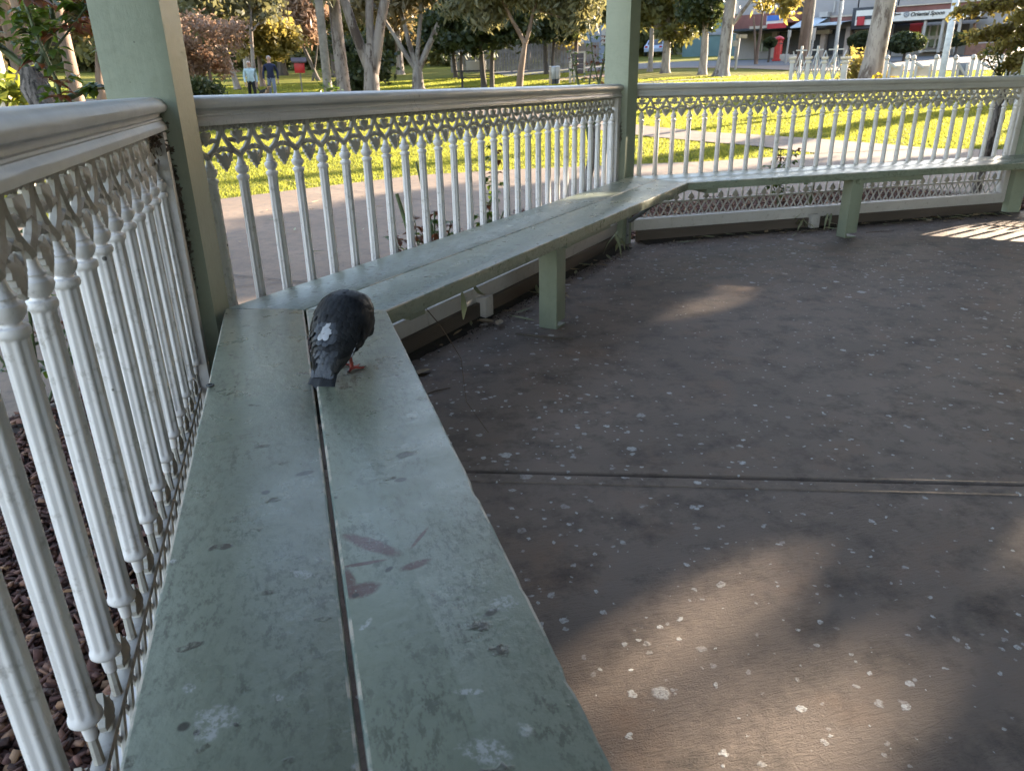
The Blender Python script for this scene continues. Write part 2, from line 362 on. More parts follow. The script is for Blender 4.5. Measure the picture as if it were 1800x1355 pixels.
    # foliage
    M['leaf_rose'] = leafmat('rose_leaf', (.018, .045, .010), (.055, .085, .016), (.16, .24, .02), .35, 9, .3)
    M['leaf_red'] = leafmat('red_young_leaf', (.085, .030, .016), (.13, .055, .022), (.22, .07, .03), .35, 9, .35)
    M['leaf_dark'] = leafmat('dark_evergreen_leaf', (.020, .032, .015), (.048, .060, .026), (.09, .11, .03), .26, .8)
    M['leaf_gum'] = leafmat('grey_green_gum_leaf', (.085, .095, .055), (.165, .155, .095), (.24, .22, .09), .34, .7)
    M['leaf_gold'] = leafmat('golden_wattle_leaf', (.13, .115, .035), (.22, .185, .06), (.40, .32, .08), .42, .8)
    M['leaf_tan'] = leafmat('tan_twig_leaf', (.19, .125, .085), (.30, .20, .135), (.40, .25, .16), .3, .8)
    M['leaf_olive'] = leafmat('olive_leaf', (.070, .080, .032), (.135, .130, .055), (.25, .23, .06), .36, .8)
    M['leaf_brown'] = leafmat('brown_gum_leaf', (.130, .105, .060), (.21, .165, .095), (.32, .24, .10), .36, .8)
    M['bark_gum'] = barkmat('smooth_gum_bark', (.215, .185, .170), (.13, .105, .095), (.055, .038, .032))
    M['bark_pale'] = barkmat('pale_gum_bark', (.27, .235, .205), (.18, .15, .13), (.10, .075, .06))
    M['bark_dark'] = barkmat('dark_rough_bark', (.055, .043, .036), (.10, .08, .065))
    M['bark_brown'] = barkmat('brown_bark', (.12, .08, .06), (.20, .14, .105))
    M['bark_rose'] = barkmat('gnarled_rose_bark', (.11, .095, .09), (.23, .20, .19), (.035, .03, .028), 14, 1.0)
    M['cane'] = plain('green_cane', (.055, .075, .025), .5, .4, 12)
    M['cane_brown'] = plain('brown_cane', (.10, .075, .045), .7, .4, 12)
    return M
STAINS_BROWN = [(2.1169, -0.3658, 0.0415, 0.0099, -2.38), (2.0522, -0.4167, 0.0179, 0.0063, -1.337), (2.0388, -0.3277, 0.0268, 0.0085, -3.067), (2.0213, -0.3435, 0.0193, 0.0114, -1.364), (2.0764, -0.352, 0.0225, 0.0032, -1.602), (2.113, -0.4332, 0.0221, 0.0025, -0.639)]
STAINS_DARK = [(2.0537, -0.3822, 0.007, 0.0039, -0.821), (2.3128, -0.2236, 0.0069, 0.0067, -1.039), (2.2611, -0.3252, 0.0061, 0.0037, -1.604), (2.2849, -0.4321, 0.0093, 0.0066, -1.49), (2.0129, -0.3347, 0.0051, 0.0045, -0.848), (1.859, -0.1508, 0.0061, 0.0061, -0.54), (1.8471, -0.164, 0.0033, 0.004, -1.201), (1.9298, -0.4884, 0.0101, 0.005, -1.221), (1.8456, -0.2008, 0.0042, 0.002, -2.406), (2.3566, -0.285, 0.0148, 0.0069, -1.425)]
STAINS_WHITE = [(2.077, -0.2747, 0.0143, 0.0056, -2.141), (2.1622, -0.1048, 0.0037, 0.0043, -1.125), (1.8607, -0.1816, 0.0177, 0.0114, -1.839), (1.8409, -0.1745, 0.0088, 0.0066, -1.956), (1.9119, -0.1502, 0.0046, 0.0056, -1.328), (1.7396, -0.4317, 0.0204, 0.0097, -2.198), (1.942, -0.505, 0.0132, 0.0102, -1.468), (1.7589, -0.3127, 0.0053, 0.0049, -2.933), (1.8701, -0.2406, 0.0057, 0.0034, -2.3), (1.8177, -0.4308, 0.0119, 0.0032, -1.878), (1.9544, -0.3411, 0.008, 0.0029, -0.719)]
M = build_mats()

# ------------------------------------------------------------------ gazebo plan: a regular octagon
L = 3.4833
HB = 0.45
DIRS = [np.array([math.sin(k * math.pi / 4), math.cos(k * math.pi / 4)]) for k in range(8)]
INW = [np.array([d[1], -d[0]]) for d in DIRS]
V = [np.array([0.0, -L])]
for k in range(7): V.append(V[-1] + L * DIRS[k])
# V[0]..V[7]; bay k runs from V[k] to V[k+1]
CEN = sum(V) / 8
TAN = math.tan(math.pi / 8)
def octagon(off):
    out = []
    for p in V:
        d = CEN - p; d = d / np.linalg.norm(d); out.append(p + d * off / math.cos(math.pi / 8))
    return out
def clip(poly, n, c):
    out = []
    for i in range(len(poly)):
        a, b = poly[i], poly[(i + 1) % len(poly)]; da, db = a @ n - c, b @ n - c
        if da <= 0: out.append(a)
        if da * db < 0: out.append(a + (b - a) * da / (da - db))
    return out
def bay_empty(k, name, label, cat, group=None):
    return empty(name, (V[k][0], V[k][1], 0), math.pi / 2 - k * math.pi / 4, label, cat, group)
# bay axes: x along the bay, y outwards (inwards is -y)

# floor slab in two pours with a tooled joint between them
j0 = np.array([0.70950469, -0.41071846]); j1 = np.array([2.13681649, -0.96721536]); jd = (j1 - j0) / np.linalg.norm(j1 - j0); jn = np.array([-jd[1], jd[0]])
octf = octagon(-.04)
b = MB()
for sgn in (1, -1):
    pl = clip(octf, sgn * jn, sgn * (jn @ j0) - .010)
    pl = clip(pl, sgn * jn, sgn * (jn @ j0) - .010)
    b.prism(pl, -.12, 0.0, .005)
# raised trowelled margins either side of the joint
for q in (.034, -.034):
    c0 = j0 - jd * .6 + jn * q; c1 = j0 + jd * 6.3 + jn * q; w = .0235
    b.prism([c0 - jn * w, c1 - jn * w, c1 + jn * w, c0 + jn * w] if True else 0, -.01, .0034, .0028)
fl = b.build('floor', M['floor']); tag(fl, kind='structure')
b = MB(); c0 = j0 - jd * .6; c1 = j0 + jd * 6.3; w = .016
b.prism([c0 - jn * w, c1 - jn * w, c1 + jn * w, c0 + jn * w], -.05, -.009)
tag(b.build('floor_joint', M['groove']), kind='structure')

# ---- gazebo frame: posts, ring beam, roof
gz = empty('gazebo', (CEN[0], CEN[1], 0), 0, 'sage green octagonal park gazebo on chamfered timber posts with a bench all round', 'gazebo')
def gl(p): return (p[0] - CEN[0], p[1] - CEN[1])
post_bn = [(-.05, -.11), (.068, -.066), (.094, -.046), (.096, .046), (.068, .066), (-.05, .11), (-.09, .02), (-.09, -.02)]
for k in range(8):
    bi = CEN - V[k]; bi = bi / np.linalg.norm(bi); nn = np.array([-bi[1], bi[0]])
    pb = MB(); pb.prism([(bi * a + nn * -c_)[:2] for a, c_ in reversed(post_bn)], -.05, 2.75)
    o = pb.build('post', M['green'], gz, smooth=20); o.location = (*gl(V[k]), 0)
o8 = octagon(0); rb = MB()
for k in range(8):
    m_ = (o8[k] + o8[(k + 1) % 8]) / 2; rb.box((*gl(m_), 2.70), (L - .1, .09, .16), math.pi / 2 - k * math.pi / 4)
rb.build('ring_beam', M['green'], gz)
M['roof_under'] = plain('cream_roof_lining', (.30, .28, .24), .7, .1)
M['roof_iron'] = plain('grey_roof_sheeting', (.20, .21, .22), .5, .1)
rf = MB(); eav = [gl(p) for p in octagon(-.55)]; ape = (0, 0, 4.35)
for k in range(8):
    a, c_ = eav[k], eav[(k + 1) % 8]
    rf.add([(*a, 2.62), (*c_, 2.62), ape], [(0, 1, 2)]); rf.add([(*a, 2.67), (*c_, 2.67), (0, 0, 4.40)], [(0, 2, 1)], 1); rf.add([(*a, 2.62), (*c_, 2.62), (*c_, 2.67), (*a, 2.67)], [(0, 1, 2, 3)], 1)
rf.build('roof', [M['roof_under'], M['roof_iron']], gz, smooth=0, recalc=False)

# ---- balustrade bay, built once with all its parts, then copied
NB, PITCH, X0 = 28, .11784, .15
ZR, ZC = .943, .800
def lace_unit(b, x, joint, first, last):
    """one repeat of the cast tracery above a baluster at x: branches, heart, shield and hanging vine leaf"""
    H = ZR - ZC; P = PITCH
    def pt(u, v, y=0): return (x + u * P, y, ZC + v * H)
    r = .0068
    for s in (-1, 1):
        if (s < 0 and first) or (s > 0 and last): pass
        b.tube([pt(0, .36), pt(s * .05, .42), pt(s * .20, .50), pt(s * .30, .60), pt(s * .37, .70), pt(s * .44, .80), pt(s * .475, .90), pt(s * .48, 1.02)], [.0092, .0090, .0086, .0081, .0078, .0078, .0080, .010], 6)
        b.tube([pt(s * .33, .66), pt(s * .27, .70), pt(s * .19, .70), pt(s * .10, .665)], [r, r, r * 1.05, r], 5)          # band under the shield
        b.tube([pt(s * .30, 1.0), pt(s * .28, .955), pt(s * .22, .945), pt(s * .185, .97), pt(s * .20, 1.01)], [r, r * 1.2, r * 1.3, r, r], 5)      # curl beneath the rail
        b.tube([pt(s * .22, .50), pt(s * .30, .485), pt(s * .37, .51), pt(s * .44, .545), pt(s * .5, .50)], [r * .9, r, r, r, r * 1.1], 5)   # arch over the vine leaf
        b.tube([pt(s * .24, .47), pt(s * .30, .41), pt(s * .36, .395)], [r * .8, r * .8, r * .7], 5)
        b.tube([pt(s * .33, 1.01), pt(s * .36, .94), pt(s * .42, .905), pt(s * .48, .93)], [r * 1.2, r * 1.1, r, r * .9], 5)
        b.tube([pt(s * .10, 1.01), pt(s * .12, .95), pt(s * .08, .915), pt(s * .02, .92)], [r, r * .9, r * .8, r * .7], 5)
    b.tube([pt(0, 1.02), pt(0, .90), pt(0, .84)], [.006, .0048, .006], 6)
    shield = [(0, .60), (.07, .665), (.10, .73), (.17, .79), (.165, .865), (.07, .86), (0, .885), (-.07, .86), (-.165, .865), (-.17, .79), (-.10, .73), (-.07, .665)]
    relief(b, x, shield, H, P, 0, .74)
def relief(b, x, outl, H, P, u0, vc, th=.0042, bulge=.0045):
    n = len(outl); vs = []
    for y, k in ((-th - bulge, .45), (-th, 1.0), (th, 1.0), (th + bulge, .45)):
        for (u, v) in outl: vs.append((x + (u0 + u * k) * P, y, ZC + (vc + (v - vc) * k) * H))
    fs = [tuple(range(n))] + [tuple(reversed(range(3 * n, 4 * n)))]
    for a in range(3):
        for i in range(n): fs.append((a * n + i, a * n + (i + 1) % n, (a + 1) * n + (i + 1) % n, (a + 1) * n + i))
    b.add(vs, fs)
def vine_leaf(b, x, joint):
    H = ZR - ZC; P = PITCH
    half = [(.0, .46), (.04, .44), (.085, .385), (.16, .445), (.26, .40), (.205, .34), (.225, .285), (.15, .265), (.155, .21), (.09, .195), (.085, .14), (.035, .135), (0, .075)]
    if joint:
        for s in (-1, 1): relief(b, x, [(s * (.018 + u), v) for u, v in half], H, P, 0, .30)
    else: relief(b, x, half + [(-u, v) for u, v in reversed(half[1:-1])], H, P, 0, .30)
def baluster_mesh():
    b = MB()
    prof = [(.0075, .300), (.009, .318), (.0075, .324), (.0165, .327), (.0195, .331), (.0195, .336), (.0175, .341), (.0172, .346), (.0168, .40), (.0160, .60), (.0152, .779), (.0156, .783), (.0180, .785), (.0193, .790), (.0180, .795), (.0125, .797), (.0115, .800), (.0145, .803), (.0180, .808), (.0205, .815), (.0192, .821), (.0140, .8245), (.0132, .827), (.0145, .8295), (.0110, .834), (.0090, .840), (.0078, .848), (.0074, .856)]
    b.lathe(prof, 40, flute=8, depth=.17, fr=(.345, .78)); return b
def spade(b, x, z0):
    """little upright palmette standing on the lower bar, between two balusters"""
    o = [(-.012, 0), (-.009, .008), (-.021, .012), (-.024, .022), (-.016, .030), (-.017, .038), (-.008, .043), (0, .058), (.008, .043), (.017, .038), (.016, .030), (.024, .022), (.021, .012), (.009, .008), (.012, 0)]
    n = len(o); vs = []
    for y, k in ((-.0085, .5), (-.004, 1), (.004, 1), (.0085, .5)):
        for u, v in o: vs.append((x + u * k, y, z0 + .022 + (v - .022) * k))
    fs = [tuple(range(n)), tuple(reversed(range(3 * n, 4 * n)))]
    for a in range(3):
        for i in range(n): fs.append((a * n + i, a * n + (i + 1) % n, (a + 1) * n + (i + 1) % n, (a + 1) * n + i))
    b.add(vs, fs)
def make_balustrade(k, label, last=False):
    root = bay_empty(k, 'balustrade', label, 'balustrade', 'cast iron balustrades round the gazebo')
    half = [(0, 1.0222), (.018, 1.0215), (.031, 1.0185), (.041, 1.012), (.0465, 1.0035), (.047, .997), (.0445, .990), (.038, .9855), (.029, .984), (.0265, .980), (.0265, .9745), (.0305, .9725), (.0315, .969), (.0295, .9665), (.032, .963), (.0375, .957), (.0385, .954), (.0385, .944), (.037, .943)]
    prof = [(-y, z) for y, z in half] + [(y, z) for y, z in reversed(half[1:])]
    b = MB(); b.extrude_x(prof, .086, L - .086, 40, jit=.00035); b.build('handrail', M['rail'], root, smooth=28)
    lb = MB()
    for i in range(NB):
        x = X0 + i * PITCH; lace_unit(lb, x, False, i == 0, i == NB - 1)
        if i < NB - 1: vine_leaf(lb, x + PITCH / 2, i % 5 == 2)
    lb.box((L / 2, 0, .945), (L - .26, .012, .008)); lb.build('lace_frieze', M['shaded_dirty_iron'], root, smooth=40)
    bal = baluster_mesh().build('baluster', M['iron'], root, smooth=40); bal.location.x = X0
    for i in range(1, NB):
        c_ = bal.copy(); C.objects.link(c_); c_.parent = root; c_.location.x = X0 + i * PITCH; c_.rotation_euler.z = i * .39
    lo = MB(); za, zb = .252, .148
    lo.box((L / 2, 0, za), (L - .24, .020, .012), bev=.002); lo.box((L / 2, 0, zb), (L - .24, .020, .014), bev=.002)
    for i in range(NB):
        x = X0 + i * PITCH; lo.tube([(x, 0, za), (x, 0, .302)], [.0072, .0062], 8)
        if i < NB - 1:
            spade(lo, x + PITCH / 2, za + .004)
            for q in range(2):
                xa = x + q * PITCH / 2
                lo.tube([(xa, -.002, zb), (xa + PITCH / 2, -.002, za)], .0050, 6); lo.tube([(xa + PITCH / 2, .004, zb), (xa, .004, za)], .0050, 6)
    lo.build('base_lattice', M['shaded_dirty_iron'], root, smooth=40)
    pk = MB(); pk.box((L / 2, -.020, .112), (L - .22, .045, .072), bev=.003); pk.box((L / 2, -.012, .1495), (L - .23, .075, .006), bev=.001); pk.build('base_plank', M['timber_white'], root)
    for x in (L - .118,):
        st = MB(); st.box((x, .0, .51), (.052, .070, .86), bev=.004); st.build('end_stud', M['timber_white'], root)
    sb = MB(); sb.box((1.56, -.060, .05), (.075, .060, .104), bev=.003); sb.build('foot_block', M['timber_white'], root)
    return root
BALS = [make_balustrade(0, 'near white cast iron balustrade seen edge on along the left bench')]
for k, lb_ in ((1, 'white cast iron balustrade behind the pigeon between the two tall green posts'), (2, 'far white cast iron balustrade with the long bench and its single leg before it'), (3, 'white cast iron balustrade past the rightmost green post')):
    r_ = copy_tree(BALS[0]); r_.location = (V[k][0], V[k][1], 0); r_.rotation_euler.z = math.pi / 2 - k * math.pi / 4; r_['label'] = lb_; BALS.append(r_)

# ---- brown timber edging boards outside the plinth
def edging(k, label):
    root = MB(); x0, x1 = .13, L - .13
    root.box((L / 2, -.045, .036), (x1 - x0, .030, .080), bev=.003)
    o = root.build('edging_board', M['board']); o.location = (V[k][0], V[k][1], 0); o.rotation_euler.z = math.pi / 2 - k * math.pi / 4
    return tag(o, label, 'edging board', 'brown edging boards round the gazebo floor')
edging(0, 'brown edging board hidden low beneath the near left bench'); edging(1, 'brown ribbed edging board below the bench beyond the pigeon'); edging(2, 'long brown edging board on the far side under the white plinth plank'); edging(3, 'brown edging board beyond the rightmost green post')

# ---- benches
D0, DJ, D1 = .0968, .3183, .5396
def miter(d, end):
    return d * TAN if end == 0 else L - d * TAN
def seat_board(root, da, db, mat, x0=None, x1=None, rough_edge=False, nm='seat_board'):
    xa, xb = miter(da, 0), miter(db, 0); xc, xd = L - miter(db, 0), L - miter(da, 0)
    if rough_edge:
        pts = [(xa, -da)]; n = 150; rnd = random.Random(4)
        for i in range(n + 1):
            x = xb + (xc - xb) * i / n; e = rnd.uniform(-.0004, .0004) + .0009 * mnoise.noise((x * 5, 0, 0))
            for (cx, w, dp) in ((2.215, .013, .005), (1.972, .010, .003), (1.80, .012, .003), (2.6, .010, .002), (1.66, .012, .004)): e -= dp * math.exp(-((x - cx) / w) ** 2)
            pts.append((x, -(db + e)))
        pts.append((xd, -da)); pts = list(pts)
    else: pts = [(xa, -da), (xb, -db), (xc, -db), (xd, -da)]
    b = MB(); b.prism(pts, HB - .046, HB, .0048, 0, 1); return b.build(nm, [mat, M['edge']], root, smooth=0 if False else 25)
def make_bench(k, label, seat, gap, legs=True, rough=False):
    root = bay_empty(k, 'bench', label, 'bench', 'sage green benches round the gazebo')
    seat_board(root, D0, DJ - gap / 2, seat); seat_board(root, DJ + gap / 2, D1, seat, rough_edge=rough)
    if legs:
        lx, ly = 1.565, -.42
        lg = MB(); lg.box((lx - .040, ly, .202), (.014, .088, .404), bev=.002); lg.box((lx + .007, ly, .217), (.080, .088, .374), bev=.002); lg.box((lx + .007, ly, .004), (.080, .088, .008)); lg.build('leg', M['green'], root)
        br = MB(); br.box((lx + .25, ly - .062, .388), (.50, .035, .034), bev=.002); br.box((lx, -.32, .386), (.045, .36, .036), bev=.002); br.build('bearer', M['green'], root)
    for x, s in ((.42, 1), (L - .42, -1)):
        e = MB(); e.box((x, -.34, .388), (.08, .33, .034), bev=.002); e.build('bearer', M['green'], root)
    return root
BEN = [make_bench(0, 'near left green bench with the pigeon, wide dark gap between its two boards', M['seat_a'], .0058, True, True),
       make_bench(1, 'green bench running away from the pigeon to the second post on one square leg', M['seat'], .0025, True, True)]
b2 = copy_tree(BEN[1]); b2.location = (V[2][0], V[2][1], 0); b2.rotation_euler.z = math.pi / 2 - 2 * math.pi / 4; b2['label'] = 'far green bench along the right side, its seat shining with reflected balusters'
b3 = copy_tree(BEN[1]); b3.location = (V[3][0], V[3][1], 0); b3.rotation_euler.z = math.pi / 2 - 3 * math.pi / 4; b3['label'] = 'green bench starting beyond the rightmost post'
# steel strip and bent stay at the second post
P2 = V[2]; bi2 = (CEN - P2) / np.linalg.norm(CEN - P2); sd2 = np.array([-bi2[1], bi2[0]])
st = empty('bench_stay', (P2[0] + bi2[0] * .115, P2[1] + bi2[1] * .115, 0), math.atan2(bi2[1], bi2[0]), 'dark bent iron stay propping the bench corner at the second post', 'stay')
q = MB(); q.box((-.012, .0, .20), (.004, .026, .40), bev=.001)
for z in (.06, .15, .24, .33): q.tube([(-.011, 0, z), (-.0085, 0, z)], .006, 10, 1)
q.build('slotted_strip', [M['steel'], M['dark_metal']], st)
q = MB(); q.tube([(-.004, .002, .155), (.012, .010, .165), (.03, .030, .185), (.10, .14, .27), (.17, .245, .36), (.19, .27, .40)], [.013, .013, .0125, .013, .013, .013], 8); q.build('stay_bar', M['dark_metal'], st)
# ------------------------------------------------------------------ pigeon
M['pg_body'] = leafmat('slate_feather', (.010, .011, .014), (.028, .030, .037), (.01, .01, .012), .02, 40, .5)
M['pg_dark'] = leafmat('black_feather', (.007, .0075, .009), (.017, .018, .022), (.01, .01, .012), .02, 40, .45)
M['pg_grey'] = leafmat('blue_grey_feather', (.045, .051, .066), (.085, .094, .116), (.01, .01, .012), .02, 40, .55)
M['pg_brown'] = leafmat('brown_grey_feather', (.034, .032, .033), (.065, .062, .064), (.01, .01, .012), .02, 40, .55)
M['pg_white'] = plain('white_down', (.42, .44, .50), .8, .1, 60)
M['pg_leg'] = plain('red_scaly_skin', (.30, .055, .045), .55, .35, 90, .5, 160)
M['claw'] = plain('dark_claw', (.03, .025, .025), .5)
def pigeon():
    root = empty('pigeon', (.386, -.664, HB), R(54), 'dark slate pigeon with a white back patch standing on the near bench', 'pigeon')
    # local: x towards the breast, y left, z up; the trunk leans up and forward
    rnd = random.Random(7)
    st = [  # centre x, z, half width, half height
        (-.080, .062, .012, .010), (-.070, .070, .026, .019), (-.050, .084, .042, .034), (-.022, .100, .057, .050), (.010, .116, .067, .062), (.040, .127, .071, .066), (.064, .132, .068, .062), (.084, .128, .058, .052), (.100, .116, .045, .042), (.112, .098, .034, .034), (.120, .078, .026, .026), (.126, .060, .0225, .0225), (.130, .044, .020, .020), (.133, .030, .0135, .0135), (.134, .022, .004, .004)]
    n = 28; vs = []; fs = []; nrm = []
    for i, (cx, cz, hw, hh) in enumerate(st):
        a = st[max(i - 1, 0)]; c_ = st[min(i + 1, len(st) - 1)]; t = Vector((c_[0] - a[0], 0, c_[1] - a[1])).normalized(); up = Vector((-t.z, 0, t.x)) if t.length else Vector((0, 0, 1))
        for k in range(n):
            w = 2 * math.pi * k / n; y = hw * math.cos(w); h = hh * math.sin(w)
            vs.append((cx + up.x * h, y, cz + up.z * h))
    for i in range(len(st) - 1):
        for k in range(n): fs.append((i * n + k, i * n + (k + 1) % n, (i + 1) * n + (k + 1) % n, (i + 1) * n + k))
    fs.append(tuple(range(n))); fs.append(tuple(range((len(st) - 1) * n, len(st) * n)))
    body = MB(); body.add(vs, fs, 0)
    def feather(b, p, d, nr, ln, wd, mi, lift=.12, curl=.15, tip=.5):
        p, d, nr = Vector(p), Vector(d).normalized(), Vector(nr).normalized(); s = d.cross(nr).normalized(); nr = s.cross(d)
        rows = [(0, .55), (.25, .9), (.55, 1.0), (.8, .85), (.93, tip), (1.0, .14)]; vv, ff = [], []
        for u, w in rows:
            z = ln * u * lift - ln * curl * u * u
            for q in (-1, -.5, 0, .5, 1): vv.append(p + d * ln * u + s * wd * .5 * w * q + nr * (z - abs(q) ** 2 * wd * .075 * w))
        for i in range(len(rows) - 1):
            for j in range(4): ff.append((i * 5 + j, i * 5 + j + 1, (i + 1) * 5 + j + 1, (i + 1) * 5 + j))
        b.add(vv, ff, mi)
    def surf(i, k):   # i along stations (float), k angle
        i0 = min(int(i), len(st) - 2); f = i - i0; q = [st[i0][j] * (1 - f) + st[i0 + 1][j] * f for j in range(4)]
        t = Vector((st[i0 + 1][0] - st[i0][0], 0, st[i0 + 1][1] - st[i0][1])).normalized(); up = Vector((-t.z, 0, t.x))
        y, h = q[2] * math.cos(k), q[3] * math.sin(k); p = Vector((q[0], y, q[1])) + up * h
        nr = (Vector((0, math.cos(k) / max(q[2], .01), 0)) + up * (math.sin(k) / max(q[3], .01))).normalized(); return p, -t, nr
    i = 11.0
    while i > 1.0:
        q = st[int(i)]; m = max(7, int(2 * math.pi * q[2] / .0120))
        for j in range(m):
            k = 2 * math.pi * (j + (.5 if int(i * 2) % 2 else 0) + rnd.uniform(-.2, .2)) / m; p, d, nr = surf(i + rnd.uniform(-.15, .15), k); mi = 0
            top = math.sin(k)
            if (top > .965 and 2.6 < i < 3.2) or (top > .993 and 3.2 <= i < 3.8): mi = 4
            elif top > .88 and 2.2 < i < 3.6: mi = 2
            if top > .3 and i <= 2.0: mi = 2
            if top < -.1: mi = 3
            d = d + Vector((0, rnd.uniform(-.12, .12), 0)); feather(body, p + nr * .001, d, nr, rnd.uniform(.018, .023), rnd.uniform(.015, .019), mi, .03, .12)
        i -= .34
    # rump: blue grey feathers running down to the tail
    for r_ in range(8):
        for j in range(5):
            y = (j - 2) * .010 + (r_ % 2) * .005; x = -.018 - r_ * .0105; z = .146 - r_ * .0108 - abs(y) * .30; feather(body, (x, y, z), (-.75, y * 2.0, -.66), (-.6, y * 8, .78), .030, .017, 2, .05, .10)
    bo = body.build('body', [M['pg_body'], M['pg_dark'], M['pg_grey'], M['pg_brown'], M['pg_white']], root, smooth=60, recalc=False)
    # folded wings: shoulder, coverts, secondaries, long primaries crossing above the tail
    for s in (1, -1):
        w = MB()
        def wp(u, v):   # u 0 shoulder .. 1 tip, v 0 upper edge .. 1 lower edge
            x = .078 - .175 * u - .012 * math.sin(v * 3.1) ; up_ = .178 - .020 * u - .105 * u * u; lo_ = .116 - .077 * u + .012 * math.sin(u * 3.1)
            z = up_ * (1 - v) + lo_ * v; yo = (.012 + .026 * math.sin(min(u * 1.4, 1) * 1.3)) * (1 - u * .55)
            y = yo + (.060 + .012 * math.sin(min(u, .5) * 3.1) - .016 * u - .028 * u * u - yo) * math.sin(v * 1.45) ** .8
            return Vector((x, s * y, z))
        def wn(u, v):
            a = wp(min(u + .02, 1), v) - wp(max(u - .02, 0), v); c_ = wp(u, min(v + .03, 1)) - wp(u, max(v - .03, 0)); nn = a.cross(c_).normalized()
            return nn if nn.y * s > 0 else -nn
        G = 16; H = 10; w.add([wp(a / G, c_ / H) - wn(a / G, c_ / H) * .002 for a in range(G + 1) for c_ in range(H + 1)], [(a * (H + 1) + c_, a * (H + 1) + c_ + 1, (a + 1) * (H + 1) + c_ + 1, (a + 1) * (H + 1) + c_) for a in range(G) for c_ in range(H)], 0)
        for r_ in range(3):   # primaries and secondaries, long and lapped
            for j in range(7):
                v = .10 + j * .13; u = .42 + r_ * .13 - j * .012; p = wp(u, v); d = wp(min(u + .25, 1.0), v * .80 + .06) - p; feather(w, p + wn(u, v) * (.0025 - r_ * .0006), d, wn(u, v), .085 - .010 * r_ + (1 - v) * .012, .021, (3 if v > .55 else 1) if r_ else 1, .02, .04, .62)
        u = .46
        while u > -.02:
            m = 8
            for j in range(m):
                v = (j + .5 + rnd.uniform(-.25, .25) + (.5 if int(u * 20) % 2 else 0)) / m
                if v > 1.02: continue
                uu = max(0, u + rnd.uniform(-.015, .015)); p = wp(uu, min(v, 1)); d = wp(min(uu + .1, 1), min(v, 1)) - p + Vector((0, 0, rnd.uniform(-.004, .002))); feather(w, p + wn(uu, min(v, 1)) * .003, d, wn(uu, min(v, 1)), rnd.uniform(.030, .038), rnd.uniform(.019, .024), rnd.choice((0, 0, 1)), .03, .07)
            u -= .062
        # a few pale feather margins
        for j in range(6):
            u, v = .30 + .07 * j, .62 + .05 * j; p = wp(u, min(v, 1)) + wn(u, min(v, 1)) * .006; d = wp(min(u + .06, 1), min(v + .03, 1)) + wn(u, v if v < 1 else 1) * .006; w.tube([p, (p + d) / 2, d], [.0005, .0013, .0004], 4, 4)
        w.build('wing', [M['pg_body'], M['pg_dark'], M['pg_grey'], M['pg_brown'], M['pg_white']], root, smooth=60, recalc=False)
    t = MB()
    for j in range(11):
        q = (j - 5) / 5; p = Vector((-.066, q * .014, .074 - abs(q) * .004)); feather(t, p, (-.080, q * .020, -.046), (-.5, q * .2, .86), .090 - abs(q) * .010, .020, 1, .0, .04, .80)
    for j in range(9):
        q = (j - 4) / 4; feather(t, (-.060, q * .013, .082 - abs(q) * .004), (-.080, q * .014, -.046), (-.5, q * .2, .86), .064, .018, 2, .02, .05, .7)
    t.build('tail', [M['pg_body'], M['pg_dark'], M['pg_grey']], root, smooth=60, recalc=False)
    for ch in root.children:   # the trunk is held steeply
        a = -R(13); ch.rotation_euler.y = a; pv = Vector((.02, 0, .07)); ch.location = pv - Matrix.Rotation(a, 3, 'Y') @ pv
    for s, dx in ((-1, .0), (1, .012)):
        lg = MB(); hx, hy = dx + .004, s * .020
        lg.tube([(hx + .006, hy, .085), (hx, hy, .055), (hx - .003, hy, .036), (hx, hy, .016), (hx + .001, hy, .006)], [.013, .0085, .0048, .0042, .005], 8)
        for a, ln in ((0, .034), (38, .031), (-40, .031), (178, .018)):
            c_, sn = math.cos(R(a)), math.sin(R(a)); pts = [(hx, hy, .006)]; rr = [.0042]
            for q in (.3, .55, .8, 1.0): pts.append((hx + c_ * ln * q, hy + sn * ln * q, .0052 - .0012 * q + .002 * math.sin(q * 6))); rr.append(.0038 - .0012 * q)
            lg.tube(pts, rr, 7); e = pts[-1]; lg.tube([e, (e[0] + c_ * .005, e[1] + sn * .005, .0042), (e[0] + c_ * .009, e[1] + sn * .009, .0008)], [.0022, .0015, .0003], 6, 1)
        lg.build('leg', [M['pg_leg'], M['claw']], root, smooth=60)
    root.scale = (.84, .95, .87)
    return root
pigeon()
# ------------------------------------------------------------------ ground, lawn, paths, road
def radial_ground():
    rs = [0, 2, 4, 6, 7, 8, 9, 10, 11, 12, 13.5, 15, 17, 19, 21, 24, 27, 30, 32, 34, 36, 40, 45, 50, 56, 63, 72, 82, 95, 115, 150, 220, 400]; na = 180
    vs = []
    for r in rs:
        for k in range(na):
            a = 2 * math.pi * k / na; x, y = .32 + r * math.sin(a), -2.25 + r * math.cos(a); vs.append((x, y, float(ground(x, y)) if r < 120 else float(ground(.32 + 115 * math.sin(a), -2.25 + 115 * math.cos(a)))))
    vs = np.array(vs); fs = []
    for i in range(len(rs) - 1):
        for k in range(na): fs.append((i * na + k, (i + 1) * na + k, (i + 1) * na + (k + 1) % na, i * na + (k + 1) % na))
    return vs, np.array(fs)
gv, gf = radial_ground(); gv[:, 2] -= .02
lawn = np_mesh('lawn', gv, gf, M['lawn'], smooth=True); tag(lawn, kind='structure')
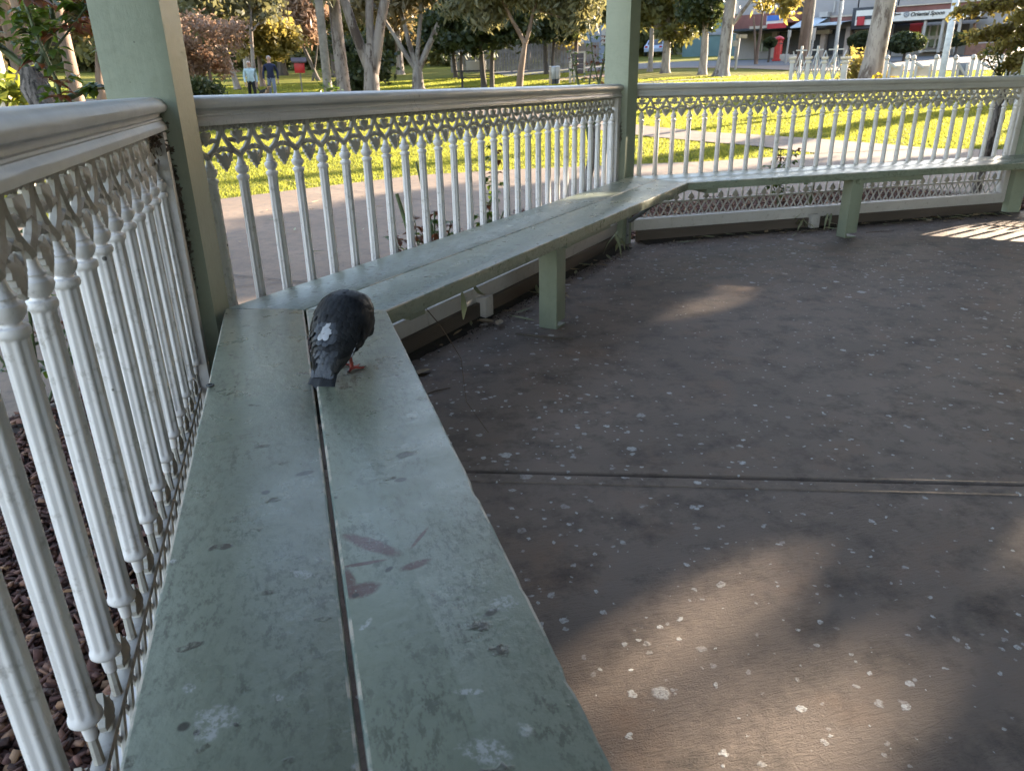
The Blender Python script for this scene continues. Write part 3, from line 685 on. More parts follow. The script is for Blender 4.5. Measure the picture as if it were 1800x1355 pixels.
def drape(name, left, right, dz, mat, kind='structure', nx=8):
    """strip between two border lines with the same number of points, laid over the ground"""
    vs, fs = [], []; m = len(left)
    def up(line, s=6):
        o = []
        for i in range(len(line) - 1):
            for q in range(s): t = q / s; o.append((line[i][0] * (1 - t) + line[i + 1][0] * t, line[i][1] * (1 - t) + line[i + 1][1] * t))
        o.append(line[-1]); return o
    l, r = up(left), up(right)
    for a, c_ in zip(l, r):
        for j in range(nx + 1): t = j / nx; x, y = a[0] * (1 - t) + c_[0] * t, a[1] * (1 - t) + c_[1] * t; vs.append((x, y, float(ground(x, y)) + dz))
    for i in range(len(l) - 1):
        for j in range(nx): fs.append((i * (nx + 1) + j, i * (nx + 1) + j + 1, (i + 1) * (nx + 1) + j + 1, (i + 1) * (nx + 1) + j))
    o = np_mesh(name, np.array(vs), np.array(fs), mat, smooth=True); return tag(o, kind=kind)
o0 = octagon(.02); ob = octagon(-.80); ob[2] = V[2] + np.array([-.35, 1.45]); ob[3] = V[3] + np.array([.75, 1.45])
BED = 0.80
# planting bed: soil ring, then loose bark chips
def ring(name, inner, outer, z, mat):
    vs, fs = [], []
    for k in range(8): vs += [(inner[k][0], inner[k][1], z), (outer[k][0], outer[k][1], z)]
    for k in range(8): a, b_ = 2 * k, 2 * ((k + 1) % 8); fs.append((a, b_, b_ + 1, a + 1))
    return np_mesh(name, np.array(vs, float), np.array(fs), mat)
tag(ring('planting_bed', octagon(-.03), ob, -.012, M['soil']), kind='structure')
outer = [(-9.5, -2.0), (-6.5, 1.6), (-3.6, 4.3), (-.43, 6.14), (.64, 6.67), (1.86, 7.20), (3.09, 7.11), (4.5, 6.72), (5.57, 6.47), (7.12, 6.36), (8.60, 6.00), (9.2, 5.45), (11.5, 3.2), (12.6, 0), (12.6, -4)]
def on_oct(p, off):
    """point where the ray from the gazebo centre to p crosses the octagon set out by off"""
    d = np.array(p) - CEN; d = d / np.linalg.norm(d); ap = L / 2 / TAN + off; return CEN + d * ap / max(-(d @ n_) for n_ in INW)
inn = [tuple(on_oct(p, BED - .01)) for p in outer]
drape('path', inn, outer, -.006, M['path'], nx=16)
p2l = [(7.12, 6.36), (7.02, 6.94), (6.77, 7.69), (6.44, 8.44), (6.11, 9.34), (5.72, 12.03), (5.4, 16.1), (4.9, 22), (3.5, 30), (-2, 34.5), (-12, 35)]
p2r = [(8.60, 6.00), (8.45, 6.60), (8.1, 7.64), (7.62, 8.7), (7.18, 9.38), (6.83, 10.81), (6.54, 14.19), (6.4, 19.3), (5.6, 31), (-2, 36.5), (-12, 37)]
drape('footpath', p2l, p2r, -.002, M['path'], nx=6)
drape('cross_path', [(17.0, 24.0), (15.5, 24.6), (13.5, 25.0), (11.5, 25.0)], [(16.6, 25.2), (15.6, 25.6), (13.5, 25.9), (11.5, 25.8)], .004, M['path'])
drape('park_road', [(14.0, 44.5), (20.0, 40.2), (24.6, 36.0), (27.5, 30.5), (31, 24), (36, 14)], [(15.5, 54), (25.1, 49.0), (32, 45.0), (37, 38), (42, 30), (48, 18)], .01, M['road'])
drape('forecourt', [(18.2, 40.9), (21.2, 37.6), (23.0, 34.0), (22.6, 27.5), (26, 20), (31, 11)], [(20.0, 40.2), (22.4, 38.4), (24.6, 36.0), (27.5, 30.5), (31, 24), (36, 14)], .006, M['path'])
drape('board_pad', [(13.6, 33.2), (16.6, 33.2)], [(13.2, 36.8), (16.8, 36.4)], .005, plain('red_gravel_pad', (.25, .15, .11), .9, .3, 6))
b = MB()
for a, c_ in (((-1.5, 3.72), (.60, 1.97)), ((.2, 7.5), (3.0, 2.9)), ((-1.2, 2.23), (1.05, 2.23)), ((2.9, 2.95), (2.6, 7.2)), ((5.2, 3.3), (5.2, 6.5)), ((6.4, 9.0), (8.3, 7.0))):
    a, c_ = np.array(a), np.array(c_); d = (c_ - a) / np.linalg.norm(c_ - a); nn = np.array([-d[1], d[0]]) * .005; m_ = 8
    for i in range(m_):
        p, q = a + (c_ - a) * i / m_, a + (c_ - a) * (i + 1) / m_; z0, z1 = float(ground(*p)) + .0015, float(ground(*q)) + .0015
        b.add([(p[0] - nn[0], p[1] - nn[1], z0), (q[0] - nn[0], q[1] - nn[1], z1), (q[0] + nn[0], q[1] + nn[1], z1), (p[0] + nn[0], p[1] + nn[1], z0)], [(0, 1, 2, 3)])
tag(b.build('path_joints', M['joint'], smooth=0), kind='structure')

rng = np.random.default_rng(3)
def in_poly(x, y, poly):
    ins = np.zeros(len(x), bool); n = len(poly)
    for i in range(n):
        x0, y0 = poly[i][0], poly[i][1]; x1, y1 = poly[(i + 1) % n][0], poly[(i + 1) % n][1]; c_ = ((y0 > y) != (y1 > y)); ins ^= c_ & (x < (x1 - x0) * (y - y0) / ((y1 - y0) if y1 != y0 else 1e-9) + x0)
    return ins
near_path = inn + outer[::-1]; path2 = p2l + p2r[::-1]
# grass blades in the part of the lawn that is near enough to show them
def grass():
    n = 330000; d = np.sqrt(rng.uniform(7.5 ** 2, 19.0 ** 2, n)); a = np.radians(rng.uniform(-20, 53, n)); x, y = .32 + d * np.sin(a), -2.25 + d * np.cos(a)
    keep = ~in_poly(x, y, near_path) & ~in_poly(x, y, path2) & (np.hypot(x - CEN[0], y - CEN[1]) > 6.2); x, y, d = x[keep], y[keep], d[keep]; n = len(x); z = ground(x, y) - .022
    w = rng.uniform(.005, .009, n) * (1 + d * .03); h = rng.uniform(.014, .034, n) * (.75 + .5 * np.sin(x * 1.7 + np.sin(y * 1.3) * 2) ** 2); th = rng.uniform(0, 6.28, n); lx, ly = rng.normal(0, .015, n), rng.normal(0, .015, n)
    v = np.zeros((n, 3, 3)); v[:, 0] = np.stack([x - np.cos(th) * w, y - np.sin(th) * w, z], -1); v[:, 1] = np.stack([x + np.cos(th) * w, y + np.sin(th) * w, z], -1); v[:, 2] = np.stack([x + lx, y + ly, z + h], -1)
    n2 = 190000; d = 18 + 34 * rng.random(n2) ** .8; a = np.radians(rng.uniform(-20, 53, n2)); x, y = .32 + d * np.sin(a), -2.25 + d * np.cos(a); keep = ~in_poly(x, y, path2); x, y, d = x[keep], y[keep], d[keep]; keep = (d < 34) | (np.degrees(np.arctan2(x - .32, y + 2.25)) < 22); x, y, d = x[keep], y[keep], d[keep]; n2 = len(x); z = ground(x, y) - .022; w = rng.uniform(.014, .026, n2) * (1 + (d - 18) * .04); h = rng.uniform(.025, .055, n2); th = rng.uniform(0, 6.28, n2); lx, ly = rng.normal(0, .03, n2), rng.normal(0, .03, n2)
    v2 = np.zeros((n2, 3, 3)); v2[:, 0] = np.stack([x - np.cos(th) * w, y - np.sin(th) * w, z], -1); v2[:, 1] = np.stack([x + np.cos(th) * w, y + np.sin(th) * w, z], -1); v2[:, 2] = np.stack([x + lx, y + ly, z + h], -1); v = np.concatenate([v, v2]); n = len(v)
    o = np_mesh('grass', v.reshape(-1, 3), np.arange(n * 3).reshape(n, 3), M['grass']); tag(o, 'bright short lawn grass beyond the path', 'grass', kind='stuff')
grass()
# bark chips of the planting bed
def mulch():
    n = 46000; pts = []
    for k in range(0, 4):
        m_ = n // 2 if k == 0 else n // (3 if k == 2 else 8); s = rng.uniform(-.3, L + .3, m_); o = rng.uniform(.03, .83 if k != 2 else 1.50, m_); pts.append(V[k][None] + DIRS[k][None] * s[:, None] - INW[k][None] * o[:, None])
    p = np.concatenate(pts); d = p - CEN; apo = (-(d[:, None, :] * np.array(INW)[None]).sum(-1)).max(1) - L / 2 / TAN; p = p[(apo > .04) & ((apo < .86) | ((p[:, 1] > 2.5) & (apo < 1.5)))]; n = len(p)
    ln, wd, th = rng.uniform(.012, .036, n), rng.uniform(.007, .017, n), rng.uniform(.003, .008, n)
    strip = rng.random(n) < .10; ln[strip] *= 1.7; wd[strip] *= .35
    a, tx, ty = rng.uniform(0, 6.28, n), rng.normal(0, .35, n), rng.normal(0, .35, n); cube = np.array([(-1, -1, -1), (1, -.8, -1), (.9, 1, -1), (-.8, .9, -1), (-.9, -.8, 1), (.8, -1, 1), (1, .7, 1), (-1, 1, 1)], float) * .5
    v = cube[None] * np.stack([ln, wd, th], -1)[:, None] * 1.0; v = v * (1 + rng.uniform(-.25, .25, v.shape)); v[..., 2] += v[..., 0] * tx[:, None] + v[..., 1] * ty[:, None]
    c_, s_ = np.cos(a)[:, None], np.sin(a)[:, None]; X = v[..., 0] * c_ - v[..., 1] * s_; Y = v[..., 0] * s_ + v[..., 1] * c_; z = rng.uniform(-.010, .020, n)
    vv = np.stack([X + p[:, :1], Y + p[:, 1:2], v[..., 2] + z[:, None]], -1).reshape(-1, 3)
    f = np.array([(0, 3, 2, 1), (4, 5, 6, 7), (0, 1, 5, 4), (1, 2, 6, 5), (2, 3, 7, 6), (3, 0, 4, 7)]); ff = (f[None] + (np.arange(n) * 8)[:, None, None]).reshape(-1, 4)
    o = np_mesh('bark_mulch', vv, ff, M['mulch']); tag(o, 'red brown bark mulch in the bed outside the balustrade', 'mulch', kind='stuff')
mulch()
# crumbs of dirt and leaf litter along the foot of the edging boards
def litter():
    n = 5200; ps = []
    for k in (0, 1, 2, 3): s = rng.uniform(.2, L - .15, n // 4); o = .062 + np.abs(rng.normal(0, .060, n // 4)) * (1 + .5 * np.sin(s * 5)); ps.append(V[k][None] + DIRS[k][None] * s[:, None] + INW[k][None] * o[:, None])
    p = np.concatenate(ps); n = len(p); r = rng.uniform(.0015, .0065, n); th = rng.uniform(0, 6.28, (n, 1)) + np.array([0, 2.1, 4.2]); rr = r[:, None] * rng.uniform(.6, 1.5, (n, 3)); v = np.stack([p[:, :1] + np.cos(th) * rr, p[:, 1:2] + np.sin(th) * rr, np.full((n, 3), .0015) + rng.uniform(0, .004, (n, 3))], -1); top = np.stack([p[:, 0], p[:, 1], .003 + r * .9], -1)[:, None]; v = np.concatenate([v, top], 1)
    f = np.array([(0, 1, 3), (1, 2, 3), (2, 0, 3)]); ff = (f[None] + (np.arange(n) * 4)[:, None, None]).reshape(-1, 3); tag(np_mesh('litter', v.reshape(-1, 3), ff, M['dirt']), 'crumbs of dark dirt along the foot of the edging boards', 'litter', kind='stuff')
litter()
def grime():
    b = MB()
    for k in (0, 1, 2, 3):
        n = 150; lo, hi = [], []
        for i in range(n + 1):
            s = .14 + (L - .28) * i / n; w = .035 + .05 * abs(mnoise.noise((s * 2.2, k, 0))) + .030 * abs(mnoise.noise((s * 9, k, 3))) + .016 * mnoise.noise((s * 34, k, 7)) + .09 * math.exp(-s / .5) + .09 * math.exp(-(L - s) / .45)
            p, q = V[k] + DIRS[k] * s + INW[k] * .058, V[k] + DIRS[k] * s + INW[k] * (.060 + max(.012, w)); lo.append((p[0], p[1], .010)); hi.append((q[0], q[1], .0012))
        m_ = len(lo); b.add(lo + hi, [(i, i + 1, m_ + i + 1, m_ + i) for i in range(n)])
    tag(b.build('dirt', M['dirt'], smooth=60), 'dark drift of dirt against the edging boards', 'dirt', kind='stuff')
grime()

# ------------------------------------------------------------------ plants
def leaf_cards(pts, size, rng_, elong=1.8, droop=0.0, fold=False):
    """one rhombic leaf spray per point, turned at random"""
    n = len(pts); s = size * rng_.uniform(.6, 1.35, n); d = rng_.normal(0, 1, (n, 3)); d[:, 2] = d[:, 2] * (1 - droop) - droop * 1.6; d /= np.linalg.norm(d, axis=1, keepdims=True); q = rng_.normal(0, 1, (n, 3)); w = np.cross(d, q); w /= np.linalg.norm(w, axis=1, keepdims=True) + 1e-9
    a, c_ = pts - d * (s * elong / 2)[:, None], pts + d * (s * elong / 2)[:, None]; l, r = pts + w * (s / 2)[:, None] - d * (s * .12)[:, None], pts - w * (s / 2)[:, None] - d * (s * .12)[:, None]
    return np.stack([a, l, c_, r], 1).reshape(-1, 3), np.arange(n * 4).reshape(n, 4)
def crown_points(blobs, n, rng_, k=14):
    """leaves gathered round many small twig ends inside each blob, so the outline is uneven and has gaps"""
    vol = np.array([b_[3] * b_[4] * b_[5] for b_ in blobs]) ** .75; vol = vol / vol.sum(); out = []; subs = []
    for b_, f in zip(blobs, vol):
        kk = max(5, int(k * (b_[3] * b_[4] * b_[5]) ** .3)); u = rng_.normal(0, 1, (kk, 3)); u /= np.linalg.norm(u, axis=1, keepdims=True); u *= (rng_.uniform(.15, 1, (kk, 1))) ** .45; c_ = np.array(b_[:3]) + u * np.array(b_[3:6]); subs.append(c_)
        m_ = max(20, int(n * f)); j = rng_.integers(0, kk, m_); sg = (b_[3] * b_[4] * b_[5]) ** (1 / 3) / kk ** (1 / 3) * .52; out.append(c_[j] + rng_.normal(0, 1, (m_, 3)) * sg * np.array([1.15, 1.15, .8]))
    return np.concatenate(out), subs
def limb(b, p0, p1, r0, r1, rnd, n=6, wig=.06, sides=8):
    p0, p1 = Vector(p0), Vector(p1); ln = (p1 - p0).length; pts, rr = [], []
    for i in range(n + 1):
        t = i / n; o = Vector((rnd.uniform(-1, 1), rnd.uniform(-1, 1), rnd.uniform(-.5, .5))) * ln * wig * math.sin(math.pi * t); pts.append(p0.lerp(p1, t) + o); rr.append(r0 * (1 - t) + r1 * t)
    b.tube(pts, rr, sides); return pts
def tree(name, label, px, d, seed, h_trunk, r, blobs, n, size, leaf, bark, group='trees in the park behind the gazebo', stems=None, elong=1.8, droop=0, flare=1.5, cat='tree', k=14, filt=None, limbs=4, xy=None, leaf_part='crown'):
    """trunk with limbs and a crown; blobs are (dx, dy, z, rx, ry, rz) about the foot of the tree, dx to the viewer's right"""
    rnd = random.Random(seed); rg = np.random.default_rng(seed)
    x, y, z = AT(px, d) if xy is None else (*xy, float(ground(*xy)))
    root = empty(name, (x, y, z), 0, label, cat, group); v = ray(px, 150); h = math.hypot(v[0], v[1]); ex = np.array([v[1] / h, -v[0] / h]); ey = np.array([v[0] / h, v[1] / h])
    if xy is not None: ex, ey = np.array([1, 0]), np.array([0, 1])
    def lc(dx, dy, dz): q = ex * dx + ey * dy; return (q[0], q[1], dz)
    B = [(*lc(b_[0], b_[1], b_[2]), *b_[3:6]) for b_ in blobs]; tr = MB(); tops = []
    for (x0, x1, hz, rs, *zz) in (stems or [(0, 0, h_trunk, 1.0)]):
        z0 = zz[0] if zz else -.05; fl_ = (flare, 1.18) if not zz else (1.0, 1.0)
        p = [lc(x0 + (x1 - x0) * t + .04 * math.sin(t * 7 + seed) * hz * .15 * min(1, t * 5), rnd.uniform(-.03, .03) * hz * .3, z0 + (hz - z0) * t) for t in (0, .04, .12, .3, .55, .8, 1)]; tr.tube(p, [r * rs * q for q in (*fl_, 1.0, .93, .82, .70, .52)], 12); tops.append((p[-1], r * rs * .55, p[4], p[5]))
    cp, subs = crown_points(B, n, rg, k) if B else (np.zeros((0, 3)), [])
    for sb in subs:
        for c_ in sb[rg.permutation(len(sb))[:limbs]]:
            if filt is not None and not filt(np.array([[x, y, z]]) + np.array(tops[0][0])[None] * (1 - np.linspace(0, 1, 12)[:, None]) + np.array(c_)[None] * np.linspace(0, 1, 12)[:, None]).all(): continue
            tp = min(tops, key=lambda q: (Vector(q[0]) - Vector(c_)).length); st_ = Vector(tp[0]) if c_[2] > tp[0][2] - .5 else Vector(tp[2]); limb(tr, st_, c_, tp[1] * .75, max(.015, tp[1] * .16), rnd)
    tr.build('trunk', M[bark], root, smooth=50)
    if len(cp):
        cp = cp[cp[:, 2] > .12]
        if filt is not None: cp = cp[filt(cp + np.array([x, y, z]))]
        lv, lf = leaf_cards(cp, size, rg, elong, droop); np_mesh(leaf_part, lv, lf, M[leaf], root)
    return root

# trees left of the first post, in shade
tree('tree', 'slim brown twin trunked tree left of the nearest post', 128, 15, 1, 4.2, .11, [(0, .3, 4.6, 1.7, 1.7, 1.2)], 2600, .14, 'leaf_olive', 'bark_brown', stems=[(0, .1, 4.2, 1), (-.28, -.7, 4.0, .7)])
tree('tree', 'shaded tree with leaning trunk at the far left', 42, 20, 2, 3.6, .16, [(0, .5, 4.6, 2.4, 2, 1.8), (-1, 1, 2.8, 1.4, 1.2, 1.1)], 4200, .17, 'leaf_brown', 'bark_brown')
tree('tree', 'tree of pinkish trunks deep in shade beside the nearest post', 128, 27, 3, 4.0, .17, [(0, .8, 4.9, 3.0, 2, 1.9), (1.4, 1, 3.0, 1.4, 1.1, 1.2)], 4800, .18, 'leaf_brown', 'bark_brown', stems=[(0, .2, 4, 1), (.6, 1.2, 3.8, .8), (-.7, -1.2, 4, .7)])
tree('tree', 'dark trunked tree far behind the left balustrade', 8, 30, 4, 4.0, .2, [(0, 0, 5.2, 3.4, 2.4, 2.0), (-1, 0, 2.6, 1.6, 1.5, 1.4)], 4800, .2, 'leaf_dark', 'bark_dark')
tree('tree', 'olive tree with yellow lit fringe above the far left rail', 84, 38, 5, 4.0, .2, [(0, 0, 5.4, 3.8, 2.4, 2.6), (2.2, 0, 3.0, 1.8, 1.5, 1.6)], 5200, .22, 'leaf_olive', 'bark_dark')
# trees between the first post and the middle gums
tree('shrub', 'bare pinkish tan shrub right of the nearest post', 372, 40, 6, 1.3, .10, [(0, 0, 2.3, 1.7, 1.3, 1.5), (-.9, .2, 1.5, 1.0, .9, .9)], 5200, .11, 'leaf_tan', 'bark_brown', cat='shrub', group=None, k=26)
tree('shrub', 'low dark bush at the foot of the pinkish shrub', 362, 31, 7, .5, .05, [(0, 0, .62, .95, .8, .62)], 2600, .10, 'leaf_dark', 'bark_dark', cat='shrub', group=None, limbs=6)
tree('gum_tree', 'pale slender gum with grey crown behind the walking couple', 417, 46, 8, 5.5, .15, [(-.6, 0, 5.0, 2.3, 1.8, 1.7), (.9, .4, 7.3, 2.6, 2, 1.7), (1.6, 0, 4.1, 1.4, 1.2, .9)], 6200, .20, 'leaf_gum', 'bark_pale', stems=[(0, -.9, 5.5, 1), (.9, 1.3, 5.2, .75)])
tree('wattle_tree', 'golden lit bushy tree above the two walkers', 462, 49, 9, 2.2, .16, [(0, 0, 3.2, 2.1, 1.7, 1.4), (.9, -.2, 2.6, 1.4, 1.2, 1.0), (-.3, .2, 5.0, 1.5, 1.3, 1.3), (-.4, 0, 6.3, 1.0, 1.0, .8)], 8200, .20, 'leaf_gold', 'bark_brown')
tree('pine_tree', 'tall dark pine rising behind the golden tree', 500, 68, 10, 11, .32, [(0, 0, 4.2, 3.0, 2.4, 2.3), (-.4, 0, 7.6, 3.2, 2.5, 2.4), (.6, 0, 11.2, 2.8, 2.2, 2.4)], 8800, .30, 'leaf_dark', 'bark_dark')
tree('bare_tree', 'leafless purple brown twiggy tree left of the pole', 545, 56, 11, 2.6, .14, [(-.6, 0, 3.4, 1.7, 1.4, 1.5), (.4, 0, 4.8, 1.8, 1.4, 1.4)], 6000, .13, 'leaf_tan', 'bark_dark', stems=[(.6, -.4, 2.8, 1), (.2, .9, 2.6, .5)], elong=4, k=30, limbs=14)
tree('tree', 'olive crowned tree behind the grey pole', 590, 62, 12, 4.5, .22, [(0, 0, 5.0, 3.2, 2.4, 2.4), (1.6, 0, 8.6, 3, 2.4, 2.2)], 6600, .26, 'leaf_olive', 'bark_dark')
tree('shrub', 'dark shadowed bush behind the twin gum trunks', 618, 32, 13, .8, .08, [(0, 0, 1.5, 1.0, .9, 1.3), (.7, .4, 1.1, .9, .8, .9)], 4200, .13, 'leaf_dark', 'bark_dark', cat='shrub', group=None, limbs=6)
tree('gum_tree', 'gum with dark burnt base and peeling pink bark right of the pole', 603, 25, 14, 6.5, .20, [(.6, 0, 7.2, 2.4, 2, 1.5), (-.2, -.6, 3.6, .7, .6, .5)], 3400, .16, 'leaf_gum', 'bark_gum', droop=.5, elong=3)
tree('gum_tree', 'big three limbed gum forking low above the middle rail', 652, 24, 15, 2.0, .265, [(.3, 0, 6.4, 2.6, 2, 1.3), (-1.0, .3, 4.4, .8, .7, .5)], 3800, .15, 'leaf_gum', 'bark_gum', stems=[(0, .06, 1.9, 1.0), (.0, -1.15, 5.2, .56, 1.15), (.07, .30, 5.2, .48, 1.3), (.10, 1.25, 5.4, .60, 1.1)], droop=.5, elong=3)
tree('gum_tree', 'sunlit gum with a fan of leaning limbs and brown foliage', 735, 41, 16, 1.0, .32, [(-1.6, 0, 4.9, 1.9, 1.5, 1.5), (1.3, 0, 5.2, 1.9, 1.5, 1.6), (.1, .3, 7.0, 2.5, 2, 1.4)], 7200, .19, 'leaf_brown', 'bark_pale', stems=[(0, 0, 1.3, 1), (0, -1.9, 3.9, .36, .8), (0, -1.0, 5.0, .42, .9), (0, .55, 5.2, .36, 1.0), (.05, 1.7, 4.0, .52, .85)], droop=.4, elong=2.6)
for i, (px, d, hb, label) in enumerate(((806, 52, .0, 'round dark evergreen by the white park table'), (857, 37, .2, 'dark evergreen on two thin black stems left of the leaning gum'), (965, 48, .3, 'broad dark evergreen right of the leaning gum'), (925, 60, 0, 'dark evergreen far behind the leaning gum'))):
    tree('evergreen_tree', label, px, d, 20 + i, 1.9, .14, [(0, 0, 2.9 + hb, 2.2, 1.8, 1.4), (.5, .3, 4.4 + hb, 2.2, 1.6, 1.4), (-1.1, 0, 2.4 + hb, 1.3, 1, .9), (1.2, 0, 2.4 + hb, 1.2, 1, .85)], 8800, .19, 'leaf_dark', 'bark_dark', stems=[(-.16, -.3, 2.4, 1), (.2, .3, 2.4, .8)])
tree('gum_tree', 'leaning gum with weeping foliage over the middle of the park', 908, 23, 26, 1.75, .115, [(-1.0, 0, 2.75, .9, .8, .55), (-.2, .3, 3.3, 1.3, 1, .7), (1.1, .2, 3.0, 1.1, .9, .6), (2.0, .2, 2.6, .8, .7, .7), (0, .2, 4.6, 2.3, 1.6, 1)], 17000, .075, 'leaf_gum', 'bark_brown', stems=[(0, .26, 1.75, 1), (.26, -.45, 2.9, .55, 1.6), (.26, .75, 3.2, .5, 1.6)], droop=.65, elong=3.4)
tree('tree', 'golden tree behind the notice board', 1012, 55, 27, 2.4, .16, [(-.6, 0, 3.2, 1.5, 1.3, 1.7), (.8, 0, 5.6, 2.3, 1.8, 1.6)], 4600, .2, 'leaf_gold', 'bark_brown')
tree('tree', 'olive tree partly hidden by the second post', 1085, 47, 28, 2.8, .18, [(0, 0, 4.2, 2.1, 1.8, 1.7), (1.4, 0, 2.9, 1.1, 1, .9)], 5200, .19, 'leaf_olive', 'bark_brown')
tree('tree', 'tall olive tree high behind the walking couple', 440, 66, 61, 6, .3, [(0, 0, 7.0, 4.2, 2.6, 3.0), (-3, 0, 5.2, 2.4, 2, 1.8), (3, 0, 8.6, 3, 2.4, 2.2)], 9000, .27, 'leaf_gum', 'bark_pale')
tree('tree', 'broad pale green tree behind the pole and the burnt gum', 628, 70, 62, 5, .3, [(0, 0, 5.4, 4.0, 2.6, 2.6), (-2.5, 0, 8.2, 3, 2.4, 2.2), (3, 0, 8.0, 3, 2.4, 2.4)], 9000, .27, 'leaf_gold', 'bark_brown')
tree('tree', 'sunlit tan tree behind the fan shaped gum', 705, 64, 63, 5, .3, [(0, 0, 4.6, 3.0, 2.2, 2.2), (2.5, 0, 7.0, 3, 2.4, 2.4), (-2, 0, 7.6, 2.6, 2.2, 2.2)], 8000, .25, 'leaf_brown', 'bark_pale')
# right hand lawn
tree('cypress_tree', 'dark bushy conifer with a golden lower skirt right of the second post', 1168, 39, 30, 3.2, .20, [(.1, 0, 3.4, 1.9, 1.6, 1.0), (.5, 0, 2.0, 1.0, .9, .6), (0, 0, 5.0, 2.2, 1.8, 1.5), (-.9, 0, 2.6, .9, .8, .6)], 9200, .17, 'leaf_olive', 'bark_pale', k=22)
tree('cypress_tree', 'dark dense conifer between two sunlit trunks', 1233, 36, 31, 3.0, .17, [(0, 0, 3.1, 1.1, 1, 1.1), (.2, 0, 4.6, 1.4, 1.2, 1.2), (-.3, 0, 2.3, .8, .7, .6)], 8200, .15, 'leaf_dark', 'bark_pale', k=22)
tree('tree', 'thin bare sunlit trunk beside the second post', 1141, 42, 32, 5.0, .12, [(0, 0, 5.6, 1.4, 1.2, .9)], 1500, .17, 'leaf_olive', 'bark_pale')
tree('gum_tree', 'straight gum trunk lit along its right edge on the sunny lawn', 1266, 34, 33, 7.0, .24, [(1.5, 0, 4.0, .9, .8, .7), (2.0, .2, 3.0, .65, .6, .8), (.8, 0, 6.4, 2.2, 1.8, 1.2)], 5200, .15, 'leaf_gold', 'bark_pale', stems=[(0, .42, 7.0, 1), (.2, 1.9, 4.0, .3, 1.8)], droop=.3, elong=2.4, flare=1.7)
tree('gum_tree', 'large pale spotted gum trunk rising before the shops', 1526, 24, 34, 7.5, .28, [(0, 0, 7.6, 2.0, 1.6, 1.0)], 1500, .15, 'leaf_gum', 'bark_pale', stems=[(0, .52, 7.5, 1)], flare=1.35)
tree('tree', 'small street tree with bare stems by the red pillar box', 1325, 47, 35, 2.0, .10, [(0, 0, 3.6, .9, .8, .9), (.5, 0, 5.4, 1.6, 1.3, 1.1)], 2600, .16, 'leaf_gold', 'bark_brown', stems=[(0, .1, 2.6, 1), (0, -.35, 2.4, .7)])
# near boughs at the upper right, lit from behind
def bough():
    rnd = random.Random(5); rg = np.random.default_rng(50); px, d = 1840, 8.4; x, y, z = AT(px, d); root = empty('tree', (x, y, z), 0, 'tree reaching backlit feathery boughs into the upper right', 'tree', 'trees in the park behind the gazebo')
    t = MB(); t.tube([(.6, .2, -.05), (.62, .2, .8), (.60, .2, 1.6), (.66, .25, 2.8)], [.09, .075, .07, .05], 10); pts = []
    v = ray(px, 150); h = math.hypot(v[0], v[1]); ex = np.array([v[1] / h, -v[0] / h])
    for (px0, py0, px1, py1, dd) in ((1830, -10, 1660, 20, 8.2), (1850, 30, 1690, 62, 8.0), (1860, 20, 1728, 92, 8.5), (1850, -40, 1700, -20, 8.6), (1850, 70, 1760, 112, 8.3), (1840, -60, 1640, -50, 8.0), (1870, 0, 1760, 30, 7.8), (1860, 50, 1772, 60, 8.6), (1880, 90, 1800, 128, 8.0)):
        a = np.array([*AT(px0, dd)[:2], ZAT(px0, py0, dd)]) - np.array([x, y, z]); c_ = np.array([*AT(px1, dd - .4)[:2], ZAT(px1, py1, dd - .4)]) - np.array([x, y, z])
        t.tube([(.62, .2, max(1.5, a[2] + .2)), tuple(a), tuple((a + c_) / 2 + np.array([0, 0, .03])), tuple(c_)], [.03, .016, .010, .004], 6)
        for q in np.linspace(-.05, 1.0, 26):
            p = a + (c_ - a) * q
            for s in range(3):
                e = p + np.array([rnd.uniform(-.12, .12), rnd.uniform(-.16, .16), rnd.uniform(-.11, .05)]) * (1.15 - q * .6); t.tube([tuple(p), tuple(e)], [.004, .0015], 4)
                m_ = 15; f = rg.uniform(.1, 1.05, (m_, 1)); pts.append(p + (e - p) * f + rg.normal(0, .020, (m_, 3)))
    t.build('trunk', M['bark_brown'], root, smooth=50); lv, lf = leaf_cards(np.concatenate(pts), .026, rg, 2.0, .1); np_mesh('crown', lv, lf, M['leaf_gold'], root)
bough()

